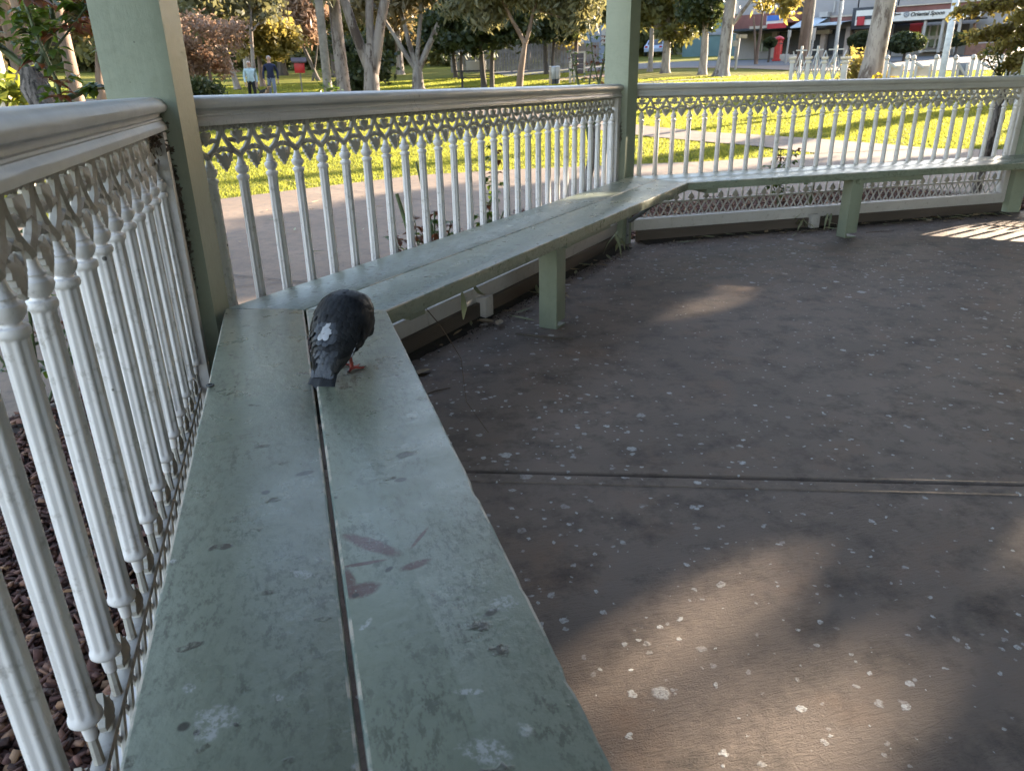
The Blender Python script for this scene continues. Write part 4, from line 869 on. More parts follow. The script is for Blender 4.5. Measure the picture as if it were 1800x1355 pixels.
def rleaf(b, p, d, n_, ln, wd, mi):
    d = Vector(d).normalized(); s = d.cross(Vector(n_)).normalized(); u = s.cross(d); p = Vector(p); v = []
    for t, w in ((0, .12), (.3, .9), (.6, .85), (1.0, .04)):
        for q in (-1, 0, 1): v.append(p + d * ln * t + s * wd * .5 * w * q + u * (abs(q) * wd * .18 * w - ln * .35 * t * t))
    b.add(v, [(i * 3 + j, i * 3 + j + 1, i * 3 + j + 4, i * 3 + j + 3) for i in range(3) for j in range(2)], mi)
def rose(name, label, xy, seed, canes, leaf_ln, per, trunk=None, z0=None, cat='rose bush', red=.35, group='rose bushes in the planting bed'):
    """canes: list of polylines about the foot; leaves in small sprays along them"""
    rnd = random.Random(seed); z = -.02 if z0 is None else z0; root = empty(name, (*xy, z), 0, label, cat, group); b = MB(); lf = MB(); rd = MB()
    if trunk: b.tube(trunk[0], trunk[1], 14, 1)
    for pts, r, lv in canes:
        pts = [Vector(p) for p in pts]; b.tube(pts, [r * (1 - .45 * i / (len(pts) - 1)) for i in range(len(pts))], 8, 0)
        if not lv: continue
        seglen = [(pts[i + 1] - pts[i]).length for i in range(len(pts) - 1)]; tot = sum(seglen); m_ = max(3, int(per * tot))
        for q in range(m_):
            s = tot * (.25 + .75 * (q + rnd.random()) / m_); i = 0
            while i < len(seglen) - 1 and s > seglen[i]: s -= seglen[i]; i += 1
            p = pts[i].lerp(pts[i + 1], min(1, s / seglen[i])); a = rnd.uniform(0, 6.28); out = Vector((math.cos(a), math.sin(a), rnd.uniform(-.1, .8))).normalized(); e = p + out * leaf_ln * rnd.uniform(.7, 1.5); b.tube([p, e], [.0016, .001], 4, 0)
            tgt = rd if rnd.random() < red else lf
            for k in range(rnd.choice((3, 5, 5))):
                aa = a + (k - 2) * .75; dd = Vector((math.cos(aa), math.sin(aa), rnd.uniform(-.45, .5))); rleaf(tgt, p.lerp(e, .45 + .14 * k), dd, (rnd.uniform(-.3, .3), rnd.uniform(-.3, .3), 1), leaf_ln * rnd.uniform(.75, 1.25), leaf_ln * rnd.uniform(.52, .75), 0)
    b.build('stem', [M['cane'], M['bark_rose']], root, smooth=50)
    if lf.v: lf.build('foliage', M['leaf_rose'], root, smooth=60, recalc=False)
    if rd.v: rd.build('young_leaves', M['leaf_red'], root, smooth=60, recalc=False)
    return root
# big old rose outside the left balustrade
rose('rose_bush', 'old gnarled rose with thick pale trunk outside the left balustrade', (-.78, 2.05), 1, [
    ([(-.02, 0, 1.16), (-.12, .02, 1.26), (-.22, .0, 1.38), (-.30, -.05, 1.60)], .020, True), ([(.02, 0, 1.16), (.08, .02, 1.27), (.13, .03, 1.36), (.14, 0, 1.62)], .018, True),
    ([(.10, -.25, -.02), (.14, -.28, .6), (.16, -.30, 1.1), (.12, -.30, 1.30), (.09, -.28, 1.55)], .012, True), ([(.03, .1, 1.0), (.16, .15, 1.06), (.24, .2, 1.08), (.32, .25, 1.05), (.44, .3, 1.10), (.50, .3, 1.25)], .016, True),
    ([(.0, .05, 1.2), (-.02, .2, 1.36), (.02, .3, 1.55)], .010, True), ([(.14, -.28, 1.2), (.22, -.2, 1.3), (.32, -.15, 1.42), (.40, -.1, 1.5)], .006, True), ([(-.2, 0, 1.36), (-.1, -.2, 1.45), (.02, -.3, 1.52)], .007, True), ([(.30, .2, 1.08), (.34, .15, 1.18), (.36, .1, 1.32)], .006, True), ([(-.1, .0, 1.25), (-.3, -.15, 1.32), (-.45, -.3, 1.42)], .007, True), ([(.1, 0, 1.3), (.26, -.05, 1.4), (.36, -.1, 1.55)], .006, True)],
    .066, 38, trunk=([(0, 0, -.02), (.01, .01, .4), (.03, 0, .8), (.02, 0, .98), (-.01, .0, 1.08), (-.02, 0, 1.17)], [.075, .062, .058, .060, .066, .035]), red=.22)
rose('rose_bush', 'leafy rose low among the bark chips at the left edge', (-.62, .52), 2, [([(0, 0, 0), (.02, .02, .25), (.06, .0, .5), (.05, 0, .66)], .007, True), ([(0, 0, 0), (-.1, .05, .2), (-.16, .1, .42)], .006, True), ([(0, 0, 0), (.10, .12, .2), (.16, .2, .38)], .006, True), ([(.02, 0, .2), (-.06, -.1, .42), (-.1, -.16, .6)], .005, True)], .050, 26, red=.25)
rose('rose_bush', 'pruned rose with cut stubs and red shoots behind the bench beyond the pigeon', (1.02, 1.92), 3, [([(0, 0, -.02), (-.06, .02, .2), (-.13, .04, .50)], .019, False), ([(.02, 0, 0), (.06, .06, .3), (.0, .10, .66)], .012, False), ([(.03, 0, 0), (.06, .0, .22), (.07, .0, .40)], .008, True), ([(0, 0, .05), (-.04, -.02, .22), (-.05, -.03, .36)], .005, True), ([(-.02, 0, .05), (-.14, .0, .17), (-.18, .02, .30)], .005, True), ([(.04, 0, .02), (.14, .04, .22), (.17, .03, .32)], .006, True)], .043, 58, red=.55)
rose('rose_bush', 'rose with one tall leafy shoot behind the bench middle', (1.42, 2.16), 4, [([(0, 0, -.02), (.05, .06, .22), (.10, .1, .42), (.10, .08, .62), (.11, .08, .72)], .007, True), ([(0, 0, 0), (.08, .0, .16), (.15, .02, .33)], .010, False), ([(.05, .05, .22), (.0, .02, .32)], .004, True)], .046, 36, red=.35)
rose('rose_bush', 'tall dark rose with twisted trunk and bare canes left of the second post', (2.62, 3.32), 5, [([(0, 0, .5), (-.06, 0, .8), (-.13, .02, 1.10), (-.14, .02, 1.24)], .014, False), ([(.01, 0, .5), (.03, .04, .9), (.09, .05, 1.15), (.14, .05, 1.45)], .014, True), ([(0, 0, .7), (-.02, .05, 1.0), (.02, .08, 1.2)], .010, True), ([(-.10, 0, 1.0), (-.16, -.02, 1.15), (-.20, -.02, 1.28)], .006, True), ([(.06, .05, 1.05), (.0, .02, 1.22), (-.04, 0, 1.40)], .006, True), ([(.1, .05, 1.2), (.16, .02, 1.32), (.20, 0, 1.48)], .006, True)], .034, 30, trunk=([(-.03, 0, -.02), (-.05, 0, .25), (.0, 0, .5), (.03, .03, .8), (.04, .04, 1.0)], [.045, .036, .034, .026, .018]), red=.5)
rose('rose_bush', 'small green rose by the far bench half way along', (4.22, 3.10), 6, [([(0, 0, -.02), (-.03, 0, .3), (-.04, 0, .52)], .008, True), ([(0, 0, .05), (.06, .02, .3), (.10, .04, .50)], .006, True), ([(.0, 0, .1), (-.10, 0, .28), (-.13, 0, .40)], .005, True)], .042, 42, red=.2)
rose('rose_bush', 'rose reduced to a dark stub and one leafy twig near the small rose', (4.55, 3.16), 7, [([(.02, 0, -.02), (.03, 0, .22), (.025, 0, .40)], .016, False), ([(0, 0, .05), (-.05, 0, .24), (-.07, 0, .36)], .005, True)], .036, 30, red=.3)
rose('rose_bush', 'old rose with thick twisted trunk beside the rightmost post', (6.28, 3.05), 8, [([(.0, 0, .9), (-.08, 0, 1.1), (-.14, 0, 1.22)], .012, True), ([(.02, 0, .9), (.08, .05, 1.1), (.12, .05, 1.28)], .012, True), ([(-.05, 0, 1.0), (-.02, -.02, 1.2)], .008, True), ([(.05, 0, 1.0), (.2, 0, 1.12), (.3, 0, 1.2)], .008, True), ([(-.02, 0, 1.0), (-.2, .0, 1.14), (-.27, 0, 1.26)], .006, True), ([(.0, 0, .7), (.12, 0, .9), (.22, 0, 1.15)], .008, True)], .038, 30, trunk=([(-.06, 0, -.02), (-.04, 0, .2), (-.03, 0, .45), (.02, 0, .7), (.0, 0, .95)], [.05, .04, .048, .055, .03]), red=.15)
M['leaf_bright'] = leafmat('yellow_green_leaf', (.10, .14, .02), (.20, .22, .03), (.3, .3, .03), .4, 3)
tree('shrub', 'small bright yellow green shrub under the left trees', 28, 8.5, 60, .5, .02, [(0, 0, .95, .22, .2, .32)], 420, .055, 'leaf_bright', 'bark_brown', cat='shrub', group=None)

# ------------------------------------------------------------------ dense unseen trees on the sunny side, crowns cut open to place the sun patches
PATCH = [(.84, -1.55, .30, .13, -.30), (1.08, -1.24, .0, -.06, -.3), (2.30, -1.28, .22, .10, -.35), (2.40, .92, .22, -.09, .46), (2.74, 1.42, .25, .03, .3), (5.0, 1.66, .70, .22, .32), (1.42, -.90, -.04, -.13, .2)]
def lit_spot(x, y, dil=.26):
    m_ = np.zeros(len(x), bool)
    for (cx, cy_, a, b_, an) in PATCH:
        c_, s_ = math.cos(an), math.sin(an); u = ((x - cx) * c_ + (y - cy_) * s_) / (a + dil); v = ((y - cy_) * c_ - (x - cx) * s_) / (b_ + dil); m_ |= (u * u + v * v) < 1
    dB = (-(np.stack([x, y], -1) @ INW[1])) + V[1] @ INW[1]; dC = y - V[2][1]
    wob = .22 * np.sin(x * 2.3) + .18 * np.sin(x * 5.1 + 1.0)
    open_ = np.where(x < 2.4, dB > 3.05 + wob, y > 5.75 + wob - .12 * np.clip(x - 4, 0, 4))
    streak = (np.sin(y * 9 + np.sin(x * 1.3) * 2) > .86) & (y > 4.2) & (x > 2.2)
    wv = -.309 * x + .951 * y; band = (np.sin(wv * 2.6 + .6 * np.sin(x * .5) + 1.0) > .62) & (y > 6.6)
    return m_ | (open_ & (y > 1) & ~band) | streak
def shade_filter(p, dil=.26):
    t = p[:, 2] / S[2]; gx, gy = p[:, 0] - S[0] * t, p[:, 1] - S[1] * t; t2 = (p[:, 2] - 1.70) / S[2]; bx, by = p[:, 0] - S[0] * t2, p[:, 1] - S[1] * t2; near_bough = ((bx - 6.35) / 1.2) ** 2 + ((by - 3.3) / .75) ** 2 < 1; return ~(lit_spot(gx, gy, dil) | near_bough)
up_ = np.array([math.sin(R(SUN_AZ)), math.cos(R(SUN_AZ))]); wp_ = np.array([-up_[1], up_[0]])
for i, (u0, w0, sd) in enumerate(((18.0, -7.4, 71), (19.0, -4.2, 72), (18.0, -.65, 73), (19.2, 2.2, 74), (27.0, 4.7, 75))):
    q = up_ * u0 + wp_ * w0
    tree('shade_tree', ('thick leafy tree standing off to the right on the sunny side', 'broad leafy tree second along the sunny side', 'full leafy tree third along the sunny side', 'dense leafy tree fourth along the sunny side', 'leafy tree nearest the footpath on the sunny side')[i], 1800, 20, sd, 3.0, .22, [(0, 0, 3.4, 2.1, 2.2, 1.6), (0, .4, 5.6, 2.4, 2.4, 1.9), (.3, -.3, 7.6, 2.0, 2.1, 1.5), (0, 0, 1.5, 2.2, 2.2, 1.4), (-.2, .2, 9.2, 1.6, 1.7, 1.1)] if u0 < 25 else [(0, 0, 3.0, 2.4, 2.4, 2.2), (0, .2, 6.4, 2.8, 2.8, 2.4), (.2, 0, 9.6, 2.6, 2.6, 2.3), (0, 0, 12.4, 2.0, 2.0, 1.6)], 17000, .21, 'leaf_olive', 'bark_brown', xy=(float(q[0]), float(q[1])), filt=shade_filter, k=26, group='trees shading the gazebo')

for i, (u0, w0, sd) in enumerate(((25.0, -11.5, 81), (24.5, -6.0, 82), (25.5, -.65, 83), (19.0, -11.2, 84), (17.0, -15.5, 85))):  # second row, unseen, added to keep eastern light off the posts
    q = up_ * u0 + wp_ * w0
    tree('shade_tree', ('unseen tall tree added to block light at the end of the sunny side row', 'unseen tall tree added to block light behind the second tree of the sunny side', 'unseen tall tree added to block light behind the middle of the sunny side', 'unseen tall tree added to block light where the sunny side row turns south', 'last unseen tree added to block light south of the sunny side row')[i], 1800, 20, sd, 4.0, .3, [(0, 0, 4.4, 3.0, 3.0, 2.6), (0, .4, 8.4, 3.2, 3.2, 2.9), (.3, -.3, 12.0, 2.6, 2.7, 2.1)], 13000, .30, 'leaf_dark', 'bark_brown', xy=(float(q[0]), float(q[1])), filt=lambda p: shade_filter(p, .42), k=26, group='trees shading the gazebo')

# far wood closing the view
def treeline():
    rg = np.random.default_rng(9); P_ = []
    for a in np.radians(np.arange(-26, 27, 1.15)):
        d = rg.uniform(82, 104); cx, cy_ = .32 + d * math.sin(a), -2.25 + d * math.cos(a); z = float(ground(cx, cy_)); hh = rg.uniform(7, 15)
        P_ += [(cx, cy_, z + hh * .35, 2.9, 2.9, hh * .38), (cx + rg.uniform(-1, 1), cy_, z + hh * .75, 2.1, 2.1, hh * .27), (cx + 1, cy_, z + 1.6, 3.0, 2.0, 1.9)]
    for a in np.radians(np.arange(98, 165, 2.4)):   # unseen trees added behind the camera to block low sky light
        d = rg.uniform(26, 34); cx, cy_ = .32 + d * math.sin(a), -2.25 + d * math.cos(a); z = float(ground(cx, cy_)); hh = rg.uniform(8, 14)
        P_ += [(cx, cy_, z + hh * .35, 2.8, 2.8, hh * .38), (cx + rg.uniform(-1, 1), cy_, z + hh * .75, 2.1, 2.1, hh * .27)]
    cp, _ = crown_points(P_, 125000, rg, 16); lv, lf = leaf_cards(cp, .50, rg, 1.7); tag(np_mesh('treeline', lv, lf, M['leaf_olive']), 'far wood closing the park', 'wood', kind='stuff')
treeline()
# ------------------------------------------------------------------ people and dog (skinned skeletons)
def skin_body(name, verts, edges, mats, parent, sub=2, mat_fn=None):
    me = bpy.data.meshes.new(name); me.from_pydata([v[0] for v in verts], edges, []); o = bpy.data.objects.new(name, me); C.objects.link(o)
    sk = o.modifiers.new('skin', 'SKIN'); sk.use_smooth_shade = True; o.modifiers.new('sub', 'SUBSURF').levels = sub
    for i, v in enumerate(verts):
        r = v[1]; r = r if hasattr(r, '__len__') else (r, r); me.skin_vertices[0].data[i].radius = r; me.skin_vertices[0].data[i].use_root = (i == 0)
    dg = bpy.context.evaluated_depsgraph_get(); ev = o.evaluated_get(dg); nm = bpy.data.meshes.new_from_object(ev); bpy.data.objects.remove(o)
    for m_ in mats: nm.materials.append(m_)
    if mat_fn:
        for p in nm.polygons: p.material_index = mat_fn(p.center)
    o2 = bpy.data.objects.new(name, nm); C.objects.link(o2); o2.parent = parent; return o2
M['skin'] = plain('skin', (.42, .25, .18), .5, .1, 20)
M['hair_grey'] = plain('grey_hair', (.28, .27, .26), .7, .2, 40)
M['hair_dark'] = plain('dark_hair', (.03, .022, .018), .6, .2, 40)
def person(px, d, label, h, top_col, leg_col, hair, rz=0.0, step=.10, arms='down', cap=None, loc=None, group=None):
    x, y, z = AT(px, d) if loc is None else loc; v = ray(px, 150); face = math.atan2(-v[1], -v[0]) + rz   # facing the gazebo
    root = empty('person', (x, y, z), face, label, 'person', group); k = h / 1.75
    J = lambda a, b_, c_: (a * k, b_ * k, c_ * k)
    mt = plain('cloth_top', top_col, .85, .15, 10); ml = plain('cloth_trousers', leg_col, .85, .15, 10)
    v = [(J(0, 0, .95), (.14, .12)), (J(0, 0, 1.15), (.15, .12)), (J(.01, 0, 1.35), (.17, .12)), (J(0, 0, 1.46), (.10, .09)), (J(.01, 0, 1.52), (.055, .055))]; e = [(0, 1), (1, 2), (2, 3), (3, 4)]
    for s in (-1, 1):
        n0 = len(v); st_ = step * s
        v += [(J(st_ * .1, s * .09, .90), .10), (J(st_ * .7 + .02, s * .10, .50), .068), (J(st_ * 1.0 - .03, s * .10, .10), .048), (J(st_ + .10, s * .11, .035), (.042, .032))]; e += [(0, n0), (n0, n0 + 1), (n0 + 1, n0 + 2), (n0 + 2, n0 + 3)]
        m0 = len(v)
        if arms == 'down': v += [(J(0, s * .20, 1.40), .062), (J(-.03 - st_ * .5, s * .27, 1.14), .05), (J(.06 - st_ * .6, s * .27, .92), .038), (J(.08 - st_ * .6, s * .265, .84), .035)]
        else: v += [(J(0, s * .20, 1.40), .062), (J(.06, s * .25, 1.16), .05), (J(.24, s * .10, 1.18 + .14 * (arms == 'up')), .038), (J(.28, s * .05, 1.22 + .2 * (arms == 'up')), .034)]
        e += [(2, m0), (m0, m0 + 1), (m0 + 1, m0 + 2), (m0 + 2, m0 + 3)]
    hd = len(v); v += [(J(.015, 0, 1.60), (.070, .072)), (J(.02, 0, 1.68), (.082, .078)), (J(.005, 0, 1.745), (.055, .055))]; e += [(4, hd), (hd, hd + 1), (hd + 1, hd + 2)]
    shoes = plain('shoe', (.04, .04, .045), .7)
    def mf(c_):
        q = c_ / k
        if q.z > 1.49: return 2
        if q.z < .075: return 3
        if abs(q.y) > .16 and q.z < .905 and q.z > .7: return 2
        if arms != 'down' and q.x > .27 and q.z > 1.0: return 2
        return 1 if q.z < .93 and abs(q.y) < .2 else 0
    skin_body('body', v, e, [mt, ml, M['skin'], shoes], root, 2, mf)
    hb_ = MB(); prof = []
    for i in range(9):
        t = i / 8 * math.pi * .58; prof.append((max(.0005, .088 * k * math.sin(t)), .098 * k * math.cos(t)))
    hb_.lathe(list(reversed(prof)), 14, (-.012 * k, 0, 1.665 * k)); hb_.build('hair', cap or hair, root, smooth=60)
    f = MB()
    for s in (-1, 1):
        f.lathe([(.001, -.009), (.008, -.005), (.009, .002), (.001, .009)], 8, (.089 * k, s * .030 * k, 1.685 * k), mi=1); f.lathe([(.003, -.025), (.012, -.01), (.012, .01), (.003, .025)], 8, (.0, s * .085 * k, 1.66 * k))
    f.tube([(.092 * k, 0, 1.69 * k), (.112 * k, 0, 1.655 * k), (.092 * k, 0, 1.645 * k)], [.008, .014, .008], 6); f.tube([(.088 * k, -.022, 1.615 * k), (.096 * k, 0, 1.613 * k), (.088 * k, .022, 1.615 * k)], [.003, .006, .003], 6, 2)
    f.build('face', [M['skin'], M['hair_dark'], plain('lips', (.30, .10, .09), .5)], root, smooth=60)
    for s in (-1, 1):   # hands with five fingers
        hm = MB(); st_ = step * s
        p = Vector(J(.085 - st_ * .6, s * .265, .83)) if arms == 'down' else Vector(J(.285, s * .05, 1.23 + .2 * (arms == 'up'))); dn = Vector((.25, 0, -1)).normalized() if arms == 'down' else Vector((.6, -s * .3, .7)).normalized(); sd = Vector((1, 0, .25)).normalized() if arms == 'down' else Vector((0, 1, 0))
        hm.tube([p, p + dn * .04, p + dn * .08], [.024, .034, .030], 8)
        for i, ln in enumerate((.062, .072, .068, .052)): q = p + dn * .078 + sd * ((i - 1.5) * .017); hm.tube([q, q + dn * ln * .55, q + dn * ln + Vector((0, -s * .015, 0))], [.0095, .0085, .006], 6)
        q = p + dn * .03 + sd * .03; hm.tube([q, q + dn * .03 + sd * .022, q + dn * .06 + sd * .024], [.011, .0095, .007], 6); hm.build('hand', M['skin'], root, smooth=60)
    return root
person(442, 33.5, 'woman in a pale blue top and black trousers walking beside the man', 1.58, (.42, .55, .60), (.012, .012, .014), M['hair_grey'], .15, .12, 'down', plain('white_cap', (.6, .58, .56), .8))
person(478, 34, 'man in a navy jacket and grey trousers walking a dog', 1.78, (.012, .018, .05), (.20, .23, .30), M['hair_grey'], -.1, .08, 'down')
person(1692, 55, 'person in a yellow top and pale blue jeans outside the restaurant', 1.68, (.55, .45, .14), (.36, .42, .55), M['hair_dark'], .2, .06, 'up')
def dog():
    x, y, z = AT(463, 33.2); root = empty('dog', (x, y, z), R(-55), 'black and tan dog walking between the couple', 'dog')
    v = [((-.20, 0, .44), (.085, .085)), ((-.05, 0, .45), (.09, .10)), ((.14, 0, .46), (.095, .125)), ((.24, 0, .52), (.075, .085)), ((.31, 0, .62), (.055, .06)), ((.37, 0, .66), (.062, .06)), ((.47, 0, .63), (.032, .030)), ((.52, 0, .625), (.022, .02)),
         ((-.28, 0, .48), .03), ((-.38, 0, .54), .022), ((-.46, 0, .64), .012)]
    e = [(0, 1), (1, 2), (2, 3), (3, 4), (4, 5), (5, 6), (6, 7), (0, 8), (8, 9), (9, 10)]
    for s in (-1, 1):
        n0 = len(v); v += [((.17, s * .07, .34), .045), ((.16 + .02 * s, s * .075, .20), .028), ((.17 + .05 * s, s * .075, .05), .022), ((.21 + .05 * s, s * .075, .022), .024)]; e += [(2, n0), (n0, n0 + 1), (n0 + 1, n0 + 2), (n0 + 2, n0 + 3)]
        n0 = len(v); v += [((-.20, s * .075, .36), .06), ((-.14 - .02 * s, s * .08, .24), .036), ((-.25 - .03 * s, s * .08, .14), .022), ((-.22 - .04 * s, s * .08, .035), .020), ((-.18 - .04 * s, s * .08, .02), .022)]; e += [(0, n0), (n0, n0 + 1), (n0 + 1, n0 + 2), (n0 + 2, n0 + 3), (n0 + 3, n0 + 4)]
    bl, tn = plain('black_fur', (.012, .012, .013), .8, .3, 40), plain('tan_fur', (.38, .25, .17), .8, .3, 40)
    skin_body('body', v, e, [bl, tn], root, 2, lambda c_: 1 if (c_.z < .40 or (c_.x > .30 and c_.z < .66) or (c_.x > .19 and c_.z < .52)) else 0)
    b = MB()
    for s in (-1, 1): b.add([(.36, s * .045, .70), (.33, s * .075, .71), (.37, s * .085, .65), (.40, s * .06, .685)], [(0, 1, 2, 3)])
    b.build('ears', bl, root, smooth=0); l = MB(); l.tube([(.30, 0, .60), (.10, .35, .95), (0.0, .62, 1.0)], .008, 5); l.build('lead', bl, root)
dog()

# ------------------------------------------------------------------ park furniture
M['cream'] = plain('cream_paint', (.44, .37, .29), .5, .1, 4); M['grey_pole'] = plain('weathered_grey_timber', (.16, .145, .13), .85, .35, 6, .4, 20); M['red_paint'] = plain('red_gloss_paint', (.42, .018, .020), .35, .15, 4); M['whitep'] = plain('white_street_paint', (.37, .345, .32), .5, .12, 3); M['brown_sign'] = plain('dark_brown_sign_board', (.075, .055, .060), .6, .2, 4); M['charcoal'] = plain('charcoal_paint', (.030, .034, .045), .5, .2, 3); M['brick'] = None
def lathe_thing(name, label, cat, px, d, parts, group=None, dz=0):
    x, y, z = AT(px, d); root = empty(name, (x, y, z + dz), 0, label, cat, group)
    for nm, mt, prof in parts: b = MB(); b.lathe(prof, 16); b.build(nm, M[mt], root, smooth=40)
    return root
lathe_thing('lamp_post', 'cream lamp post at the far left edge', 'lamp post', 3, 9.5, [('pole', 'cream', [(.11, -.05), (.11, .10), (.075, .14), (.068, 1.0), (.062, 2.2), (.050, 3.6)]), ('collar', 'cream', [(.080, .96), (.085, 1.0), (.080, 1.04)])])
tp = lathe_thing('timber_pole', 'slim grey timber pole with ivy at its foot behind the middle rail', 'pole', 576, 21, [('shaft', 'grey_pole', [(.125, -.05), (.115, .6), (.10, 3.0), (.085, 8.0)])])
rg = np.random.default_rng(77); ivp = np.stack([rg.normal(0, .16, 500), rg.normal(0, .16, 500), np.abs(rg.normal(0, .45, 500)) + .05], -1); lv, lf = leaf_cards(ivp, .07, rg); np_mesh('ivy', lv, lf, M['leaf_rose'], tp)
x, y, z = AT(530, 38); r_ = empty('dog_bag_box', (x, y, z), 0, 'small red roofed box on a thin post beyond the dog walker', 'box'); v = ray(530, 150); yaw = math.atan2(v[1], v[0]) - math.pi / 2; r_.rotation_euler.z = yaw
b = MB(); b.box((0, 0, .5), (.06, .06, 1.1)); b.build('post', M['grey_pole'], r_); b = MB(); b.box((0, 0, 1.22), (.46, .22, .42), bev=.01); b.build('case', M['red_paint'], r_); b = MB(); b.prism([(-.32, -.2), (.32, -.2), (.32, .2), (-.32, .2)], 1.44, 1.50); b.add([(-.34, -.2, 1.49), (.34, -.2, 1.49), (.34, .2, 1.49), (-.34, .2, 1.49), (-.34, 0, 1.66), (.34, 0, 1.66)], [(0, 1, 5, 4), (3, 4, 5, 2), (0, 4, 3), (1, 2, 5)]); b.build('roof', M['brown_sign'], r_)
def facing(name, label, cat, px, d, group=None, turn=0.0, dz=0.0):
    x, y, z = AT(px, d); v = ray(px, 150); return empty(name, (x, y, z + dz), math.atan2(v[1], v[0]) - math.pi / 2 + turn, label, cat, group)
r_ = facing('park_table', 'white topped park table on dark legs under the round evergreen', 'table', 838, 39)
b = MB(); b.box((0, 0, .96), (.95, .55, .42), bev=.03); b.build('white_cabinet', M['whitep'], r_); b = MB(); b.box((0, 0, .72), (1.9, .75, .06))
for s in (-1, 1): b.box((s * .7, 0, .35), (.10, .5, .72)); b.box((0, s * .7, .42), (1.8, .28, .05)); b.box((s * .7, 0, .38), (.08, 1.5, .06))
b.build('table_frame', M['charcoal'], r_)
r_ = facing('notice_board', 'tall brown notice board with four panels between cream posts', 'notice board', 1015, 36)
for s in (-1, 1): b = MB(); b.box((s * .30, 0, .58), (.075, .08, 1.25), bev=.01); b.build('post', M['cream'], r_)
b = MB(); b.box((0, 0, 1.20), (.68, .09, .05)); b.build('top_rail', M['cream'], r_)
for i in range(4): b = MB(); b.box((0, 0, 1.06 - i * .22), (.52, .03, .18), bev=.006); b.build('panel', M['brown_sign'], r_)
for i, (px, hgt, label) in enumerate(((1002, .78, 'squat cream timber post left of the notice board'), (1009, .72, 'cream post with a round cap in front of the notice board'), (967, .66, 'leftmost cream post beside the pale bins'))):
    r_ = facing('bollard', label, 'post', px, 35 + .4 * i, 'cream posts near the notice board'); b = MB(); b.box((0, 0, hgt / 2), (.095, .095, hgt), bev=.01); b.build('shaft', M['cream'], r_); b = MB(); b.lathe([(.035, 0), (.06, .03), (.05, .08), (.01, .10)], 12, (0, 0, hgt)); b.build('cap', M['cream'], r_)
for i, (px, mt, label) in enumerate(((973, 'steel', 'grey litter bin next to the white one'), (980, 'whitep', 'white litter bin left of the notice board'))):
    lathe_thing('litter_bin', label, 'bin', px, 35.5, [('body', mt, [(.10, .20), (.115, .24), (.12, .62), (.115, .66)]), ('stand', 'charcoal', [(.09, -.05), (.09, .20)]), ('lid', mt, [(.125, .66), (.12, .70), (.06, .74)])], 'litter bins near the notice board')
M['paling'] = plain('grey_paling', (.22, .20, .185), .85, .3, 3, .3, 12)
b = facing('paling_fence', 'weathered grey paling fence under the dark evergreens', 'fence', 925, 56); q = MB(); rnd = random.Random(3)
for i in range(52): q.box(((i - 26) * .20, 0, .85 + rnd.uniform(-.05, .05)), (.17, .03, 1.7))
q.build('palings', M['paling'], b); q = MB(); q.box((0, .04, .4), (10.4, .06, .09)); q.box((0, .04, 1.3), (10.4, .06, .09)); q.build('rail', M['paling'], b)
b = facing('house', 'blue grey house glimpsed behind the notice board', 'house', 1040, 66); M['blue_wall'] = plain('blue_grey_wall', (.20, .24, .32), .8, .15, 1)
q = MB(); q.box((0, 2.5, 1.8), (5, 5, 3.8)); q.build('wall', M['blue_wall'], b); q = MB(); q.add([(-2.9, -.4, 3.6), (2.9, -.4, 3.6), (2.9, 5.4, 3.6), (-2.9, 5.4, 3.6), (-2.9, 2.5, 5.2), (2.9, 2.5, 5.2)], [(0, 1, 5, 4), (3, 4, 5, 2), (0, 4, 3), (1, 2, 5)]); q.build('roof', M['charcoal'], b, smooth=0)
for s in (-1.2, 1.2): q = MB(); q.box((s, -.03, 1.9), (1.0, .06, 1.2)); q.build('window', M['whitep'], b)

